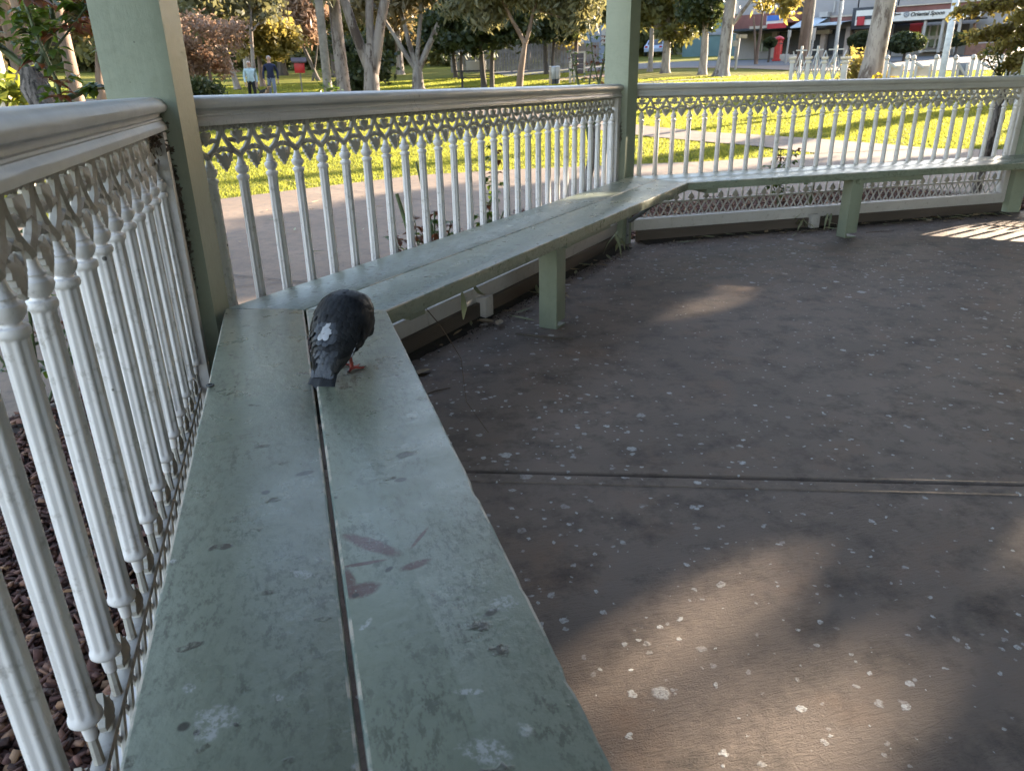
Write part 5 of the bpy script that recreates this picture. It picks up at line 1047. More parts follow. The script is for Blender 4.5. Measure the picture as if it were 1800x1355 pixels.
# white park fence: turned posts with flat caps and crossed iron between them, then stepped gate frames
def white_fence():
    for j, (px, d) in enumerate(((1388, 22.0), (1416, 22.0), (1444, 22.0), (1480, 22.0))):
        r_ = facing('fence_post', ('leftmost slender white fence post with a flat cap', 'white fence post second from the left', 'white fence post before the dark shopfront', 'wide white fence post beside the yellow flowers')[j], 'post', px, d, 'white posts of the park fence')
        h0 = ZAT(px, 104, d) - r_.location.z; q = MB(); w = .10 if j < 3 else .15; q.box((0, 0, h0 / 2 - .05), (w, w, h0 + .1), bev=.01); q.build('shaft', M['whitep'], r_); q = MB(); q.box((0, 0, h0 + .02), (w * 1.75, w * 1.75, .06), bev=.015); q.box((0, 0, h0 - .08), (w * 1.4, w * 1.4, .04)); q.build('cap', M['cream'], r_)
    for j in range(3):
        pa, pb_ = ((1388, 1416), (1416, 1444), (1444, 1480))[j]; A, B_ = np.array(AT(pa, 22)), np.array(AT(pb_, 22)); m_ = (A + B_) / 2; w = np.linalg.norm((B_ - A)[:2]); r_ = empty('iron_railing', tuple(m_), math.atan2(B_[1] - A[1], B_[0] - A[0]), ('crossed white iron panel at the left end of the white fence', 'crossed white iron panel in the middle of the white fence', 'crossed white iron panel left of the big gum')[j], 'fence panel', 'iron panels of the park fence')
        q = MB(); z0, z1 = .35, 1.05
        for a, c_ in (((-w / 2, z0), (0, z1)), ((-w / 2, z1), (0, z0)), ((0, z0), (w / 2, z1)), ((0, z1), (w / 2, z0))): q.tube([(a[0], 0, a[1]), (c_[0], 0, c_[1])], .018, 6)
        q.tube([(0, 0, .1), (0, 0, z1 + .12)], .03, 8); q.build('crossed_bars', M['grey_pole'] if j == 9 else M['steel'], r_); q = MB(); q.box((0, 0, z1 + .02), (w - .12, .03, .03)); q.box((0, 0, z0 - .02), (w - .12, .03, .03)); q.build('rail', M['whitep'], r_)
    fr = (((1548, 1592), 0), ((1594, 1642), 0), ((1667, 1706), 1), ((1709, 1756), 0), ((1760, 1800), 1))
    for j, ((pa, pb_), gate) in enumerate(fr):
        d = 21.0; A, B_ = np.array(AT(pa, d)), np.array(AT(pb_, d)); m_ = (A + B_) / 2; w = np.linalg.norm((B_ - A)[:2]); zt = ZAT(pa, 107, d) - m_[2]; zb = ZAT(pa, 138, d) - m_[2]
        r_ = empty('gate_frame', (m_[0], m_[1], m_[2]), math.atan2(B_[1] - A[1], B_[0] - A[0]), ('white railing bay with a diagonal brace right of the big gum', 'white railing bay with a short brace under the restaurant window', 'white gate frame with one long diagonal brace', 'white railing bay half behind the rose leaves', 'white gate frame at the right edge')[j], 'railing', 'white braced railings by the street')
        for s in (-1, 1):
            q = MB(); q.box((s * (w / 2 - .05), 0, zt / 2 - .05), (.075, .075, zt + .1), bev=.008); q.box((s * (w / 2 - .14), 0, zt / 2 - .08), (.05, .05, zt), bev=.005); q.lathe([(.03, 0), (.055, .04), (.05, .09), (.01, .12)], 10, (s * (w / 2 - .05), 0, zt)); q.build('post', M['whitep'], r_)
        q = MB(); q.tube([(-w / 2 + .1, -.03, zt - .05), ((w / 2 - .1) if gate else 0, -.03, zb if gate else zb + .22)], .035, 6); q.build('brace', M['whitep'], r_); q = MB(); q.box((0, 0, zb - .02), (w - .1, .05, .06)); q.build('rail', M['whitep'], r_)
        if j < 2: q = MB(); q.box((0, .06, (zb + zt) / 2 - .04), (w - .2, .02, zt - zb - .16)); q.build('mesh_panel', M['cream'], r_)
        if gate: q = MB(); q.box((0, .06, (zb + zt) / 2), (w - .2, .02, zt - zb - .1)); q.build('slate_panel', M['grey_slate'], r_)
M['grey_slate'] = plain('slate_grey_panel', (.20, .22, .26), .7, .2, 3)
white_fence()
r_ = facing('sign_post', 'grey square post between the white railing bays', 'post', 1652, 20.5); q = MB(); q.box((0, 0, 1.1), (.14, .14, 2.3), bev=.01); q.build('shaft', M['steel'], r_); q = MB(); q.box((0, 0, 2.27), (.17, .17, .05)); q.build('cap', M['whitep'], r_)
M['yellow_flower'] = leafmat('yellow_flower', (.45, .30, .02), (.55, .38, .04), (.5, .4, .03), .3, 6)
for px, d, lab, sz in ((1507, 25, 'tuft of yellow green strappy leaves left of the big gum', .6), (1560, 23.5, 'low yellow flowers right of the big gum', .35)):
    x, y, z = AT(px, d); r_ = empty('flower_clump', (x, y, z), 0, lab, 'plant'); rg = np.random.default_rng(px); zt = ZAT(px, 100 if sz > .5 else 132, d) - z; q = MB(); q.tube([(0, 0, -.02), (0, 0, zt * .6)], .03, 6); q.build('stem', M['cane'], r_); n = 700
    pp = np.stack([rg.normal(0, sz * .45, n), rg.normal(0, sz * .35, n), np.abs(rg.normal(zt * .55, zt * .28, n))], -1); lv, lf = leaf_cards(pp, .06, rg, 4 if sz > .5 else 1.5); np_mesh('foliage', lv, lf, M['leaf_gold' if sz > .5 else 'yellow_flower'], r_)

# ------------------------------------------------------------------ street: shops, box, poles, trees in balls
DS = 57.0
A0, A1 = np.array(AT(1285, 60)), np.array(AT(1760, 55)); sdir = (A1 - A0)[:2]; SLEN = float(np.linalg.norm(sdir)); sdir = sdir / SLEN; SROT = math.atan2(sdir[1], sdir[0])
def street(px):
    """distance along the shop front line at picture column px, and the ground level there"""
    v = ray(px, 120)[:2]; v = v / np.linalg.norm(v); mtx = np.array([[v[0], -sdir[0]], [v[1], -sdir[1]]]); t, s = np.linalg.solve(mtx, A0[:2] - CAM[:2]); p = A0[:2] + sdir * s; return s, float(np.hypot(*(p - CAM[:2]))), p
def SZ(px, py): s, d, p = street(px); return ZAT(px, py, d)
ZS = float(ground(*street(1450)[2])) + .1
def shop(name, label, pxa, pxb, zt, wall_m):
    s0, s1 = street(pxa)[0], street(pxb)[0]; p = A0[:2] + sdir * (s0 + s1) / 2; root = empty(name, (p[0], p[1], ZS), SROT, label, 'shop', 'shops along the street'); w = s1 - s0
    q = MB(); q.box((0, 4.0, (zt - ZS) / 2 - .5), (w - .02, 8, zt - ZS + 1)); q.build('wall', M[wall_m], root, smooth=0)
    return root, w, (lambda px: street(px)[0] - (s0 + s1) / 2), (lambda px, py: SZ(px, py) - ZS)
def text(root, s, x, y, z, size, mat, shear=0, nm='lettering', align='CENTER'):
    c_ = bpy.data.curves.new(nm, 'FONT'); c_.body = s; c_.size = size; c_.shear = shear; c_.align_x = align; c_.extrude = .01; c_.offset = .006; c_.materials.append(mat); t_ = bpy.data.objects.new(nm, c_); C.objects.link(t_); bpy.context.view_layer.update(); me = bpy.data.meshes.new_from_object(t_.evaluated_get(bpy.context.evaluated_depsgraph_get())); bpy.data.objects.remove(t_); o = bpy.data.objects.new(nm, me); C.objects.link(o); o.parent = root; o.location = (x, y, z); o.rotation_euler = (math.pi / 2, 0, 0); return o
def slab(root, nm, mat, x0, x1, y0, y1, z0, z1, bev=0):
    q = MB(); q.box(((x0 + x1) / 2, (y0 + y1) / 2, (z0 + z1) / 2), (abs(x1 - x0), abs(y1 - y0), abs(z1 - z0)), bev=bev); return q.build(nm, mat, root, smooth=0)
M['render_wall'] = plain('grey_rendered_wall', (.30, .28, .275), .85, .12, .6); M['terracotta'] = plain('terracotta_brick_face', (.20, .085, .07), .85, .2, 1.5); M['glass'] = plain('dark_shop_glass', (.028, .034, .045), .15, .2, 1); M['sign_blue'] = plain('blue_sign', (.05, .15, .48), .5, .05); M['sign_white'] = plain('white_sign', (.66, .63, .58), .6, .06); M['awn_red'] = plain('red_awning', (.42, .030, .035), .7, .1); M['awn_pale'] = plain('pale_blue_awning', (.46, .52, .58), .7, .1); M['ink'] = plain('black_lettering', (.015, .015, .016), .6); M['green_glass'] = plain('green_lit_interior', (.12, .15, .08), .5, .5, 1.2); M['pillar'] = plain('pinkish_render', (.40, .33, .30), .85, .1)
# corner shop with a blue sign and red awning
root, w, sx, sz = shop('shop', 'corner shop with a blue and white sign above a red awning', 1288, 1402, SZ(1340, -60), 'render_wall')
slab(root, 'brick_band', M['terracotta'], sx(1290), sx(1400), -.9, -.04, sz(1345, 52), sz(1345, 26)); slab(root, 'canopy', M['charcoal'], sx(1290), sx(1400), -2.2, -.04, sz(1345, 56), sz(1345, 52)); slab(root, 'canopy_edge', M['cream'], sx(1335), sx(1364), -2.28, -2.2, sz(1350, 53.5), sz(1350, 49))
sb_ = slab(root, 'sign_board', M['sign_white'], sx(1363), sx(1391), -2.34, -2.24, sz(1377, 46), sz(1377, 31)); slab(root, 'sign_panel', M['sign_blue'], sx(1364), sx(1390), -2.38, -2.341, sz(1377, 40), sz(1377, 31))
q = MB(); x0, x1, za, zb = sx(1367), sx(1399), sz(1380, 46), sz(1380, 53.5); q.add([(x0, -.6, za + .15), (x1, -.6, za + .15), (x1, -2.5, zb + .3), (x0, -2.5, zb + .3), (x0, -2.5, zb), (x1, -2.5, zb)], [(0, 1, 2, 3), (3, 2, 5, 4)]); q.build('awning', M['awn_red'], root, smooth=0)
slab(root, 'shopfront', M['glass'], sx(1366), sx(1400), -.12, -.02, .05, sz(1380, 56)); wf = slab(root, 'shop_window', M['green_glass'], sx(1325), sx(1352), -.10, -.02, .45, sz(1340, 60)); slab(wf, 'mullion', M['whitep'], sx(1336), sx(1338), -.16, -.11, .4, sz(1340, 60)); slab(root, 'pillar', M['pillar'], sx(1356), sx(1364), -.5, -.02, 0, sz(1360, 56)); slab(root, 'window', M['glass'], sx(1374), sx(1400), -.12, -.03, sz(1390, 24), sz(1390, 3))
# dark fronted pair of shops under a pale awning
root, w, sx, sz = shop('shop', 'dark fronted shops under a pale blue awning', 1404, 1492, SZ(1450, -60), 'render_wall')
slab(root, 'shopfront', M['charcoal'], sx(1405), sx(1441), -.14, -.02, .05, sz(1420, 52)); slab(root, 'shopfront', M['charcoal'], sx(1450), sx(1484), -.14, -.02, .05, sz(1465, 52)); slab(root, 'pillar', M['pillar'], sx(1441), sx(1449), -.6, -.02, -.1, sz(1445, 60)); slab(root, 'pillar', M['pillar'], sx(1483), sx(1491), -.6, -.02, -.1, sz(1487, 48)); slab(root, 'pillar_head', M['cream'], sx(1434), sx(1456), -.7, -.02, sz(1445, 61), sz(1445, 54))
q = MB(); x0, x1, x2 = sx(1405), sx(1447), sx(1491); q.add([(x0, -.05, sz(1410, 33)), (x1, -.05, sz(1447, 31)), (x1, -2.4, sz(1447, 48)), (x0, -2.4, sz(1410, 51)), (x0, -2.4, sz(1410, 53)), (x1, -2.4, sz(1447, 50))], [(0, 1, 2, 3), (3, 2, 5, 4)]); q.add([(x1, -.05, sz(1450, 40)), (x2, -.05, sz(1490, 37)), (x2, -2.4, sz(1490, 43)), (x1, -2.4, sz(1450, 46)), (x1, -2.4, sz(1450, 49)), (x2, -2.4, sz(1490, 47))], [(0, 1, 2, 3), (3, 2, 5, 4)]); q.build('awning', M['awn_pale'], root, smooth=0)
slab(root, 'brick_band', M['terracotta'], sx(1449), sx(1491), -.10, -.02, sz(1470, 39), sz(1470, 29)); slab(root, 'parapet_strip', M['cream'], sx(1449), sx(1491), -.16, -.10, sz(1470, 31), sz(1470, 28)); ac = slab(root, 'air_conditioner', M['whitep'], sx(1434), sx(1448), -.6, -.02, sz(1440, 32), sz(1440, 23)); slab(root, 'downpipe', M['whitep'], sx(1452), sx(1454.5), -.12, -.02, sz(1453, 23), sz(1453, 4))
# black framed shop with a red disc sign
root, w, sx, sz = shop('shop', 'black framed shop with a red square sign half behind the big gum', 1494, 1560, SZ(1525, -60), 'render_wall')
slab(root, 'frame', M['charcoal'], sx(1494), sx(1558), -1.0, -.02, sz(1525, 52), sz(1525, 15)); slab(root, 'sign_board', M['sign_white'], sx(1501), sx(1556), -1.1, -1.0, sz(1528, 46), sz(1528, 20)); slab(root, 'red_square', M['awn_red'], sx(1505), sx(1517), -1.2, -1.1, sz(1511, 47), sz(1511, 32)); slab(root, 'dark_band', M['charcoal'], sx(1503), sx(1556), -1.14, -1.101, sz(1528, 36), sz(1528, 30)); slab(root, 'transom', M['cream'], sx(1496), sx(1556), -.3, -.02, sz(1525, 62), sz(1525, 53)); slab(root, 'shopfront', M['glass'], sx(1498), sx(1556), -.14, -.02, .1, sz(1525, 62)); slab(root, 'downpipe', M['charcoal'], sx(1494), sx(1497), -.3, -.02, 0, sz(1495, 52))
# restaurant
root, w, sx, sz = shop('restaurant', 'restaurant with a red parapet and a long white name board', 1562, 1765, SZ(1650, -60), 'render_wall')
slab(root, 'red_parapet', M['terracotta'], sx(1562), sx(1740), -.35, -.02, sz(1640, 24), sz(1640, 9)); slab(root, 'coping', M['cream'], sx(1562), sx(1740), -.45, -.36, sz(1640, 9), sz(1640, 7)); nb = slab(root, 'name_board', M['sign_white'], sx(1562), sx(1720), -2.5, -2.4, sz(1640, 38.5), sz(1640, 23.5)); slab(root, 'canopy', M['charcoal'], sx(1562), sx(1720), -2.4, -.36, sz(1640, 40), sz(1640, 37))
th = (SZ(1640, 23.5) - SZ(1640, 33)); text(root, 'Oriental Spoon', sx(1604), -2.52, sz(1640, 31.5), th * .98, M['ink'], .25, align='LEFT'); text(root, 'Oriental Spoon', sx(1588), -2.52, sz(1575, 32), th * .50, M['ink'], .25, align='RIGHT')
q = MB(); c0 = (sx(1597.5), -2.52, sz(1597, 30.5)); n_ = 14
for i in range(n_): a = 2 * math.pi * i / n_; q.tube([(c0[0] + .10 * math.cos(a), c0[1], c0[2] + .10 * math.sin(a)), (c0[0] + .16 * math.cos(a), c0[1], c0[2] + .16 * math.sin(a))], .02, 5)
q.lathe([(.07, -.01), (.07, .01)], 12, (0, 0, 0)) if False else q.box(c0, (.12, .02, .12)); q.build('emblem', M['grey_slate'], root)
slab(root, 'red_wall', M['awn_red'], sx(1588), sx(1610), -.12, -.02, .1, sz(1600, 42)); slab(root, 'dark_window', M['glass'], sx(1563), sx(1587), -.14, -.02, .6, sz(1575, 42)); wf = slab(root, 'shop_window', M['green_glass'], sx(1611), sx(1650), -.14, -.02, .3, sz(1630, 46))
for px in (1611, 1624, 1637, 1650): slab(wf, 'mullion', M['whitep'], sx(px) - .05, sx(px) + .05, -.22, -.141, .2, sz(1630, 46))
slab(wf, 'white_notice', M['whitep'], sx(1620), sx(1648), -.2, -.142, sz(1634, 70), sz(1634, 64)); slab(root, 'counter', M['whitep'], sx(1608), sx(1654), -.5, -.15, .1, sz(1630, 92)); slab(root, 'menu_window', M['glass'], sx(1652), sx(1690), -.14, -.02, .5, sz(1670, 44))
for px in (1630, 1660, 1688): slab(root, 'verandah_post', M['whitep'], sx(px) - .07, sx(px) + .07, -2.36, -2.2, -.1, sz(1640, 39))
slab(root, 'menu_board', M['cream'], sx(1668), sx(1680), -.9, -.8, .1, sz(1674, 80))
r_ = facing('brick_wall', 'low brown brick wall right of the person in yellow', 'wall', 1724, 53); q = MB(); zt = ZAT(1724, 77, 53) - r_.location.z; q.box((0, 0, zt / 2 - .1), (2.3, .25, zt + .2)); q.build('brickwork', plain('brown_brick', (.20, .105, .075), .9, .3, 6, .4, 10), r_); q = MB(); q.box((0, 0, zt + .03), (2.36, .30, .06)); q.build('coping', M['pillar'], r_)
# red pillar box
r_ = lathe_thing('pillar_box', 'red post box standing on the kerb before the corner shop', 'post box', 1361, 52, [('body', 'red_paint', [(.30, 0), (.30, .10), (.24, .13), (.24, 1.15), (.30, 1.18), (.31, 1.24), (.26, 1.32), (.10, 1.40), (.01, 1.42)]), ('base', 'charcoal', [(.31, -.1), (.31, .02)])])
q = MB(); q.box((0, -.245, .98), (.26, .03, .05)); q.build('slot', M['ink'], r_)
for px, d, label in ((1373, 52, 'white kerb block beside the post box'), (1388, 50, 'low white block left of the timber power pole')): r_ = facing('kerb_block', label, 'block', px, d); q = MB(); q.box((0, 0, .18), (.55 if px < 1380 else .95, .4, .42), bev=.03); q.build('block', M['whitep'], r_)
r_ = lathe_thing('power_pole', 'thick brown power pole rising before the corner shop awning', 'pole', 1404, 43, [('shaft', 'bark_brown', [(.27, -.1), (.25, 1), (.22, 4), (.19, 9)])]); q = MB(); q.tube([(.22, -.18, -.1), (.20, -.17, 3.5), (.26, -.16, 3.9), (.25, -.16, 6)], .06, 8); q.build('conduit', M['cream'], r_)
r_ = lathe_thing('street_pole', 'slim pale grey street pole by the pale awning', 'pole', 1460, 47, [('shaft', 'steel', [(.10, -.1), (.095, 2.8), (.07, 3.2), (.06, 8)]), ('collar', 'charcoal', [(.10, 3.0), (.12, 3.1), (.10, 3.25)])])
for px, d, zt, zb, label in ((1376, 47, 54, 67, 'white banner sleeve on a pole beside the post box'), (1418, 46, 50, 72, 'white banner sleeve on a leaning pole right of the power pole')):
    r_ = facing('banner_pole', label, 'pole', px, d); z1, z0 = ZAT(px, zt, d) - r_.location.z, ZAT(px, zb, d) - r_.location.z; q = MB(); q.tube([(0, 0, -.1), (.05, 0, z1)], .05, 8); q.build('shaft', M['steel'], r_); q = MB(); q.box((.04, 0, (z0 + z1) / 2), (.18, .08, z1 - z0), bev=.02); q.build('sleeve', M['whitep'], r_)
r_ = facing('street_sign', 'yellow street name blade on a white post by the sunny lawn', 'sign', 1290, 41); zt = ZAT(1290, 62, 41) - r_.location.z; q = MB(); q.tube([(0, 0, -.1), (.06, 0, zt)], .055, 8); q.build('post', M['whitep'], r_); q = MB(); q.box((.16, -.02, zt - .08), (.52, .04, .16), bev=.01); q.build('blade', M['sign_yellow'] if 'sign_yellow' in M else M['cream'], r_); q = MB(); q.box((-.10, -.02, zt - .38), (.24, .04, .26)); q.build('plate', M['whitep'], r_)
for px, d, py0, py1, rx, label in ((1346, 50, 68, 84, .36, 'small clipped ball tree by the post box'), (1503, 46, 57, 88, .66, 'clipped ball tree left of the big gum'), (1580, 46, 58, 94, .92, 'widest clipped ball tree right of the big gum'), (1668, 50, 60, 82, .55, 'clipped ball tree under the name board'), (1718, 55, 54, 76, 1.3, 'loose clipped hedge bush right of the name board')):
    x, y, z = AT(px, d); zt, zb = ZAT(px, py0, d) - z, ZAT(px, py1, d) - z; root = empty('clipped_tree', (x, y, z), 0, label, 'clipped tree', 'clipped trees before the shops'); q = MB(); q.tube([(0, 0, -.1), (.03, 0, zb * .5), (0, 0, (zt + zb) / 2)], .07, 8); q.build('trunk', M['bark_dark'], root)
    rg = np.random.default_rng(px); n = 2600; u = rg.normal(0, 1, (n, 3)); u /= np.linalg.norm(u, axis=1, keepdims=True); u *= rg.uniform(.55, 1.0, (n, 1)) ** .5 * (1 + .07 * np.sin(u[:, :1] * 6 + px) + .05 * np.sin(u[:, 2:] * 9)); pp = u * np.array([rx, rx, (zt - zb) / 2]) + np.array([0, 0, (zt + zb) / 2]); lv, lf = leaf_cards(pp, .11, rg); np_mesh('crown', lv, lf, M['leaf_dark'], root)
# parked car
def car(px, d, label, col):
    root = facing('parked_car', label, 'car', px, d, turn=1.4); paint = plain('car_paint', col, .3, .05); q = MB(); W_ = .86
    side = [(-2.1, .35), (-2.15, .62), (-2.05, .88), (-1.45, .95), (-.85, 1.40), (.75, 1.43), (1.45, .98), (2.05, .85), (2.12, .55), (2.05, .35)]; n = len(side); vs = []
    for y_, k in ((-W_, 1), (W_, 1)):
        for a, c_ in side: vs.append((a, y_ * (.82 if c_ > 1.0 else 1), c_))
    fs = [tuple(range(n)), tuple(reversed(range(n, 2 * n)))] + [(i, (i + 1) % n, n + (i + 1) % n, n + i) for i in range(n)]; q.add(vs, fs); q.build('body', paint, root, smooth=30)
    for s in (-1, 1):
        q = MB(); q.add([(-1.25, s * .80, .98), (-.80, s * .725, 1.34), (.66, s * .725, 1.36), (1.22, s * .80, 1.0)], [(0, 1, 2, 3)]); q.build('side_window', M['glass'], root, smooth=0)
        for a in (-1.3, 1.32):
            q = MB(); bm = bmesh.new(); bmesh.ops.create_cone(bm, cap_ends=True, segments=18, radius1=.32, radius2=.32, depth=.22); q.bm(bm, Matrix.Translation((a, s * .80, .32)) @ Matrix.Rotation(math.pi / 2, 4, 'X')); wl = q.build('wheel', M['charcoal'], root); q = MB(); bm = bmesh.new(); bmesh.ops.create_cone(bm, cap_ends=True, segments=14, radius1=.19, radius2=.19, depth=.24); q.bm(bm, Matrix.Translation((a, s * .80, .32)) @ Matrix.Rotation(math.pi / 2, 4, 'X')); q.build('rim', M['steel'], wl)
        q = MB(); q.box((2.06, s * .62, .72), (.10, .30, .14)); q.build('headlight', M['whitep'], root); q = MB(); q.box((-2.08, s * .66, .76), (.10, .24, .16)); q.build('tail_light', M['red_paint'], root)
    q = MB(); q.add([(-1.50, -.70, .99), (-1.50, .70, .99), (-.90, .62, 1.38), (-.90, -.62, 1.38)], [(0, 1, 2, 3)]); q.add([(1.48, -.70, 1.01), (1.48, .70, 1.01), (.82, .62, 1.40), (.82, -.62, 1.40)], [(0, 3, 2, 1)]); q.build('windscreen', M['glass'], root, smooth=0)
car(1152, 78, 'pale blue car parked beyond the conifers', (.42, .48, .60))
# grey wall and buildings across the road
r_ = facing('building', 'teal sided building behind the straight gum', 'building', 1262, 72); M['teal'] = plain('teal_cladding', (.09, .16, .17), .7, .15, 1); q = MB(); q.box((0, 3, 2.2), (6.5, 6, 5.4)); q.build('wall', M['teal'], r_, smooth=0); q = MB(); q.box((0, -.06, 1.9), (6.6, .12, .5)); q.build('pale_band', M['grey_slate'], r_); q = MB(); q.box((.8, -.10, 3.7), (1.4, .10, 1.0)); q.build('window', M['whitep'], r_)
r_ = facing('building', 'pale grey building behind the trees left of the shops', 'building', 1200, 84); q = MB(); q.box((0, 3, 3.4), (12, 6, 7.5)); q.build('wall', M['render_wall'], r_, smooth=0); q = MB(); q.box((0, -.06, 3.2), (9, .12, 1.0)); q.build('window', M['glass'], r_)

# ------------------------------------------------------------------ fallen leaves, twigs and webs
def fallen(name, label, p, ln, wd, rz, mat, curl=.25, cat='leaf', group='dry leaves on the gazebo floor', tilt=0.0, parent=None):
    b = MB(); n = 7; vs, fs = [], []
    for i in range(n + 1):
        t = i / n; w = wd * .5 * math.sin(math.pi * min(1, t * .92 + .06)) ** .8
        for q in (-1, 0, 1): vs.append((ln * (t - .5), q * w, .002 + curl * ln * (t - .5) ** 2 * 1.2 + abs(q) * w * .55))
    for i in range(n):
        for j in range(2): fs.append((i * 3 + j, i * 3 + j + 1, i * 3 + j + 4, i * 3 + j + 3))
    b.add(vs, fs); b.tube([(ln * .46, 0, .003), (ln * .62, .003, .006)], .0008, 4); o = b.build(name, M[mat], None, smooth=60, recalc=False); o.location = p; o.rotation_euler = (0, tilt, rz); return tag(o, label, cat, group)
LF = [((.72, .40), .085, .034, .5, 'dryleaf', 'pale curled leaf lying by the edging board under the bench corner'), ((1.17, .88), .085, .038, 1.2, 'dryleaf', 'brown leaf leaning against the white foot block'), ((1.12, .93), .08, .034, 2.3, 'dryleaf', 'broad tan leaf beside the white foot block')]
rnd = random.Random(12)
for i, ((x, y), ln, wd, a, mt, lab) in enumerate(LF): fallen('dry_leaf', lab, (x, y, .002 + .01 * (i > 0)), ln, wd, a, mt)
first = None
for i in range(120):
    k = rnd.choice((1, 1, 2, 2, 2)); s = rnd.uniform(.35, L - .3) if i > 30 else rnd.uniform(L - .9, L - .22); o_ = .075 + abs(rnd.gauss(0, .085)); k = k if i > 30 else 2; p = V[k] + DIRS[k] * s + INW[k] * o_
    if first is None: first = fallen('dry_leaf', 'dry leaf among the litter along the edging boards', (p[0], p[1], .002), .05, .018, rnd.uniform(0, 6), 'dryleaf'); alt = fallen('dry_leaf', 'grey green gum leaf among the litter along the edging boards', (p[0] + .2, p[1] + .2, .002), .085, .014, 2, 'greyleaf', .15)
    else:
        src = first if rnd.random() < .6 else alt; c_ = src.copy(); C.objects.link(c_); c_.location = (p[0], p[1], .002 + rnd.uniform(0, .006)); sc = rnd.uniform(.6, 1.35); c_.scale = (sc, sc * rnd.uniform(.8, 1.3), sc); c_.rotation_euler = (rnd.uniform(-.3, .3), rnd.uniform(-.2, .2), rnd.uniform(0, 6.28))
pl = None
for i in range(46):   # a few leaves on the path too
    x, y = rnd.uniform(-1.6, 4.2), rnd.uniform(2.2, 6.3)
    if y < x + 1.25 or y > 5.9 + .15 * x: continue
    c_ = (first if rnd.random() < .5 else alt).copy(); C.objects.link(c_); c_.location = (x, y, float(ground(x, y)) + .004); sc = rnd.uniform(.7, 1.4); c_.scale = (sc, sc, sc); c_.rotation_euler = (rnd.uniform(-.3, .3), 0, rnd.uniform(0, 6.28)); c_['label'] = 'dry leaf lying on the path behind the balustrade'; c_['group'] = 'dry leaves on the path'
def at_bay(k, s, o_, z): p = V[k] + DIRS[k] * s + INW[k] * o_; return (p[0], p[1], z)
# long green gum leaves caught under the bench edge
for i, (s, o_, z, rz, lab) in enumerate(((.66, .515, .335, .2, 'pale green gum leaf dangling from the bench edge'), (.735, .515, .355, 1.0, 'second gum leaf dangling beside the first'), )):
    b = MB(); pts = [(0, 0, .06), (.004, 0, .03), (.006, .004, 0), (.002, .006, -.04)] if i == 0 else [(0, 0, .05), (.012, .01, .025), (.03, .02, .005), (.05, .03, -.006)]; vs, fs = [], []
    for j, p in enumerate(pts): w = (.004, .010, .012, .002)[j]; vs += [(p[0] - w * .7, p[1] + w * .7, p[2]), (p[0], p[1], p[2]), (p[0] + w * .7, p[1] - w * .7, p[2])]
    for j in range(3): fs += [(j * 3 + q, j * 3 + q + 1, j * 3 + q + 4, j * 3 + q + 3) for q in (0, 1)]
    b.add(vs, fs); o = b.build('gum_leaf', M['greyleaf'], None, smooth=60, recalc=False); o.location = at_bay(1, s, o_, z); tag(o, lab, 'leaf')
o = MB(); a = np.array(at_bay(1, .46, .50, .395)); o.tube([tuple(a), tuple(a + (.05, -.02, -.07)), tuple(a + (.10, -.05, -.17)), tuple(a + (.10, -.10, -.30)), tuple(a + (.155, -.16, -.392))], [.0016, .0016, .0014, .0012, .001], 5); tag(o.build('twig', M['twig']), 'long thin stem trailing from the bench edge down to the floor', 'twig')
o = MB(); o.tube([(1.20, .72, .012), (1.26, .66, .016), (1.34, .60, .014), (1.42, .585, .010)], [.004, .007, .006, .003], 6); tag(o.build('bark_strip', M['bark_dark']), 'dark strip of bark lying near the white foot block', 'bark')
for i, (p, a, ln, lab) in enumerate((((.74, .20), .35, .12, 'thin dry twig crossing the shade by the near bench'), ((4.35, 2.08), -.1, .22, 'dark twig lying on the floor below the far bench'), ((1.72, 1.50), .5, .10, 'short pale twig by the bench leg'))):
    q = MB(); q.tube([(-ln / 2, 0, .004), (0, .006, .005), (ln / 2, 0, .004)], [.0022, .0025, .0015], 6); o = q.build('twig', M['twig']); o.location = (*p, 0); o.rotation_euler.z = a; tag(o, lab, 'twig')
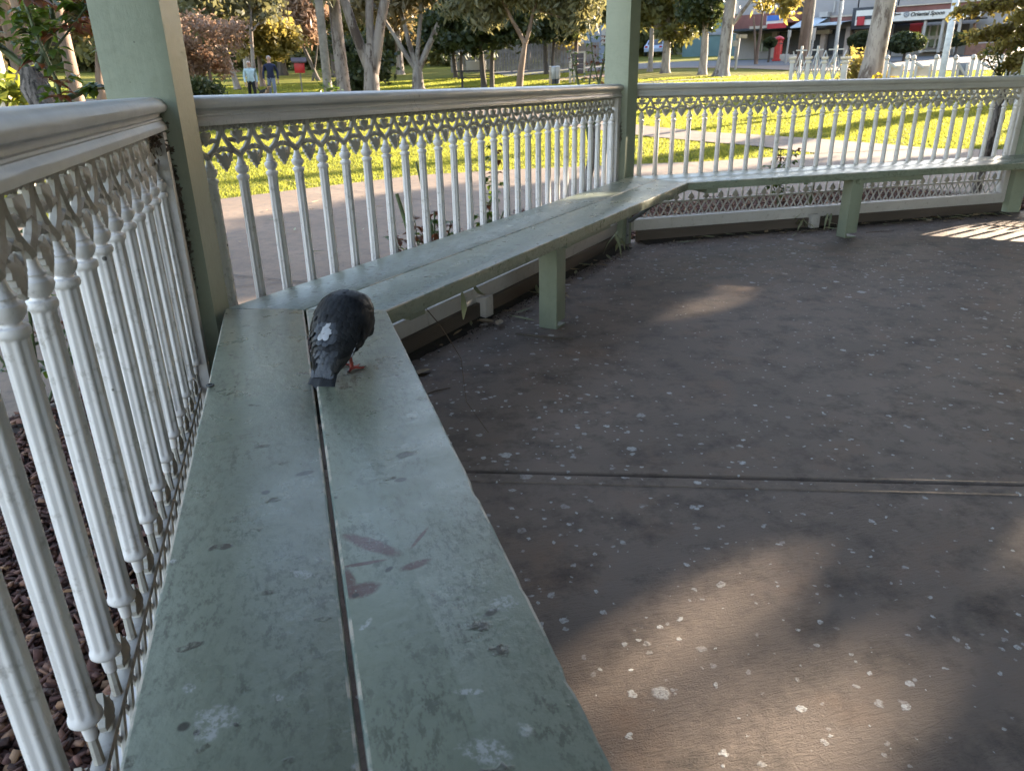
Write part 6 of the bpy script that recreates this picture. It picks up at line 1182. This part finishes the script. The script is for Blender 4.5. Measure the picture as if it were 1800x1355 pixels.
def strap(nm, lab, base_, n, seed, hgt=.14):
    rnd = random.Random(seed); b = MB()
    for i in range(n):
        a = rnd.uniform(0, 6.28); p0 = Vector((rnd.uniform(-.03, .03), rnd.uniform(-.02, .02), hgt * rnd.uniform(.6, 1.2))); d = Vector((math.cos(a), math.sin(a), 0)); pts = [p0, p0 + d * .03 + Vector((0, 0, -.03)), p0 + d * .07 + Vector((0, 0, -.5 * p0.z)), p0 + d * .10 + Vector((0, 0, -p0.z + .004))]; s = d.cross(Vector((0, 0, 1))); vs, fs = [], []
        for j, p in enumerate(pts): w = (.004, .009, .007, .001)[j]; vs += [p - s * w, p + s * w]
        for j in range(3): fs.append((2 * j, 2 * j + 1, 2 * j + 3, 2 * j + 2))
        b.add(vs, fs)
    o = b.build(nm, M['greyleaf'], None, smooth=60, recalc=False); o.location = base_; tag(o, lab, 'weed')
strap('strappy_weed', 'withered strap leaved weed at the foot of the second post', at_bay(1, 3.10, .16, 0), 7, 1); strap('strappy_weed', 'strap leaved weed growing over the far edging board', at_bay(2, 1.44, .09, 0), 8, 2, .10); strap('strappy_weed', 'small weed right of the far white foot block', at_bay(2, 1.66, .10, 0), 5, 3, .10)
q = MB(); q.lathe([(.004, -.002), (.0085, 0), (.0085, .003), (.0045, .0045), (.0045, .002)], 14); o = q.build('bolt', M['dark_metal']); o.location = (.104, -.668, HB + .001); tag(o, 'small dark ring shaped bolt on the left edge of the near bench', 'bolt')
# matted old cobweb in the corner under the near handrail and at the second post
def web(lab, p, seed, sc):
    rg = np.random.default_rng(seed); n = 240; pts = rg.normal(0, 1, (n, 3)) * np.array(sc); lv, lf = leaf_cards(pts, .009, rg, 2.2); o = np_mesh('cobweb', lv, lf, M['cob']); o.location = p; tag(o, lab, 'cobweb', 'matted cobwebs in the balustrade corners')
web('matted brown cobweb under the handrail end at the nearest post', (-.005, -.175, .925), 1, (.016, .016, .020)); web('dark tuft of cobweb on the joint of the second post', at_bay(1, L - .085, .03, .72), 2, (.006, .006, .04)); web('thin mat of debris along the nearest post and white stud', (.036, -.088, .72), 3, (.003, .003, .10))
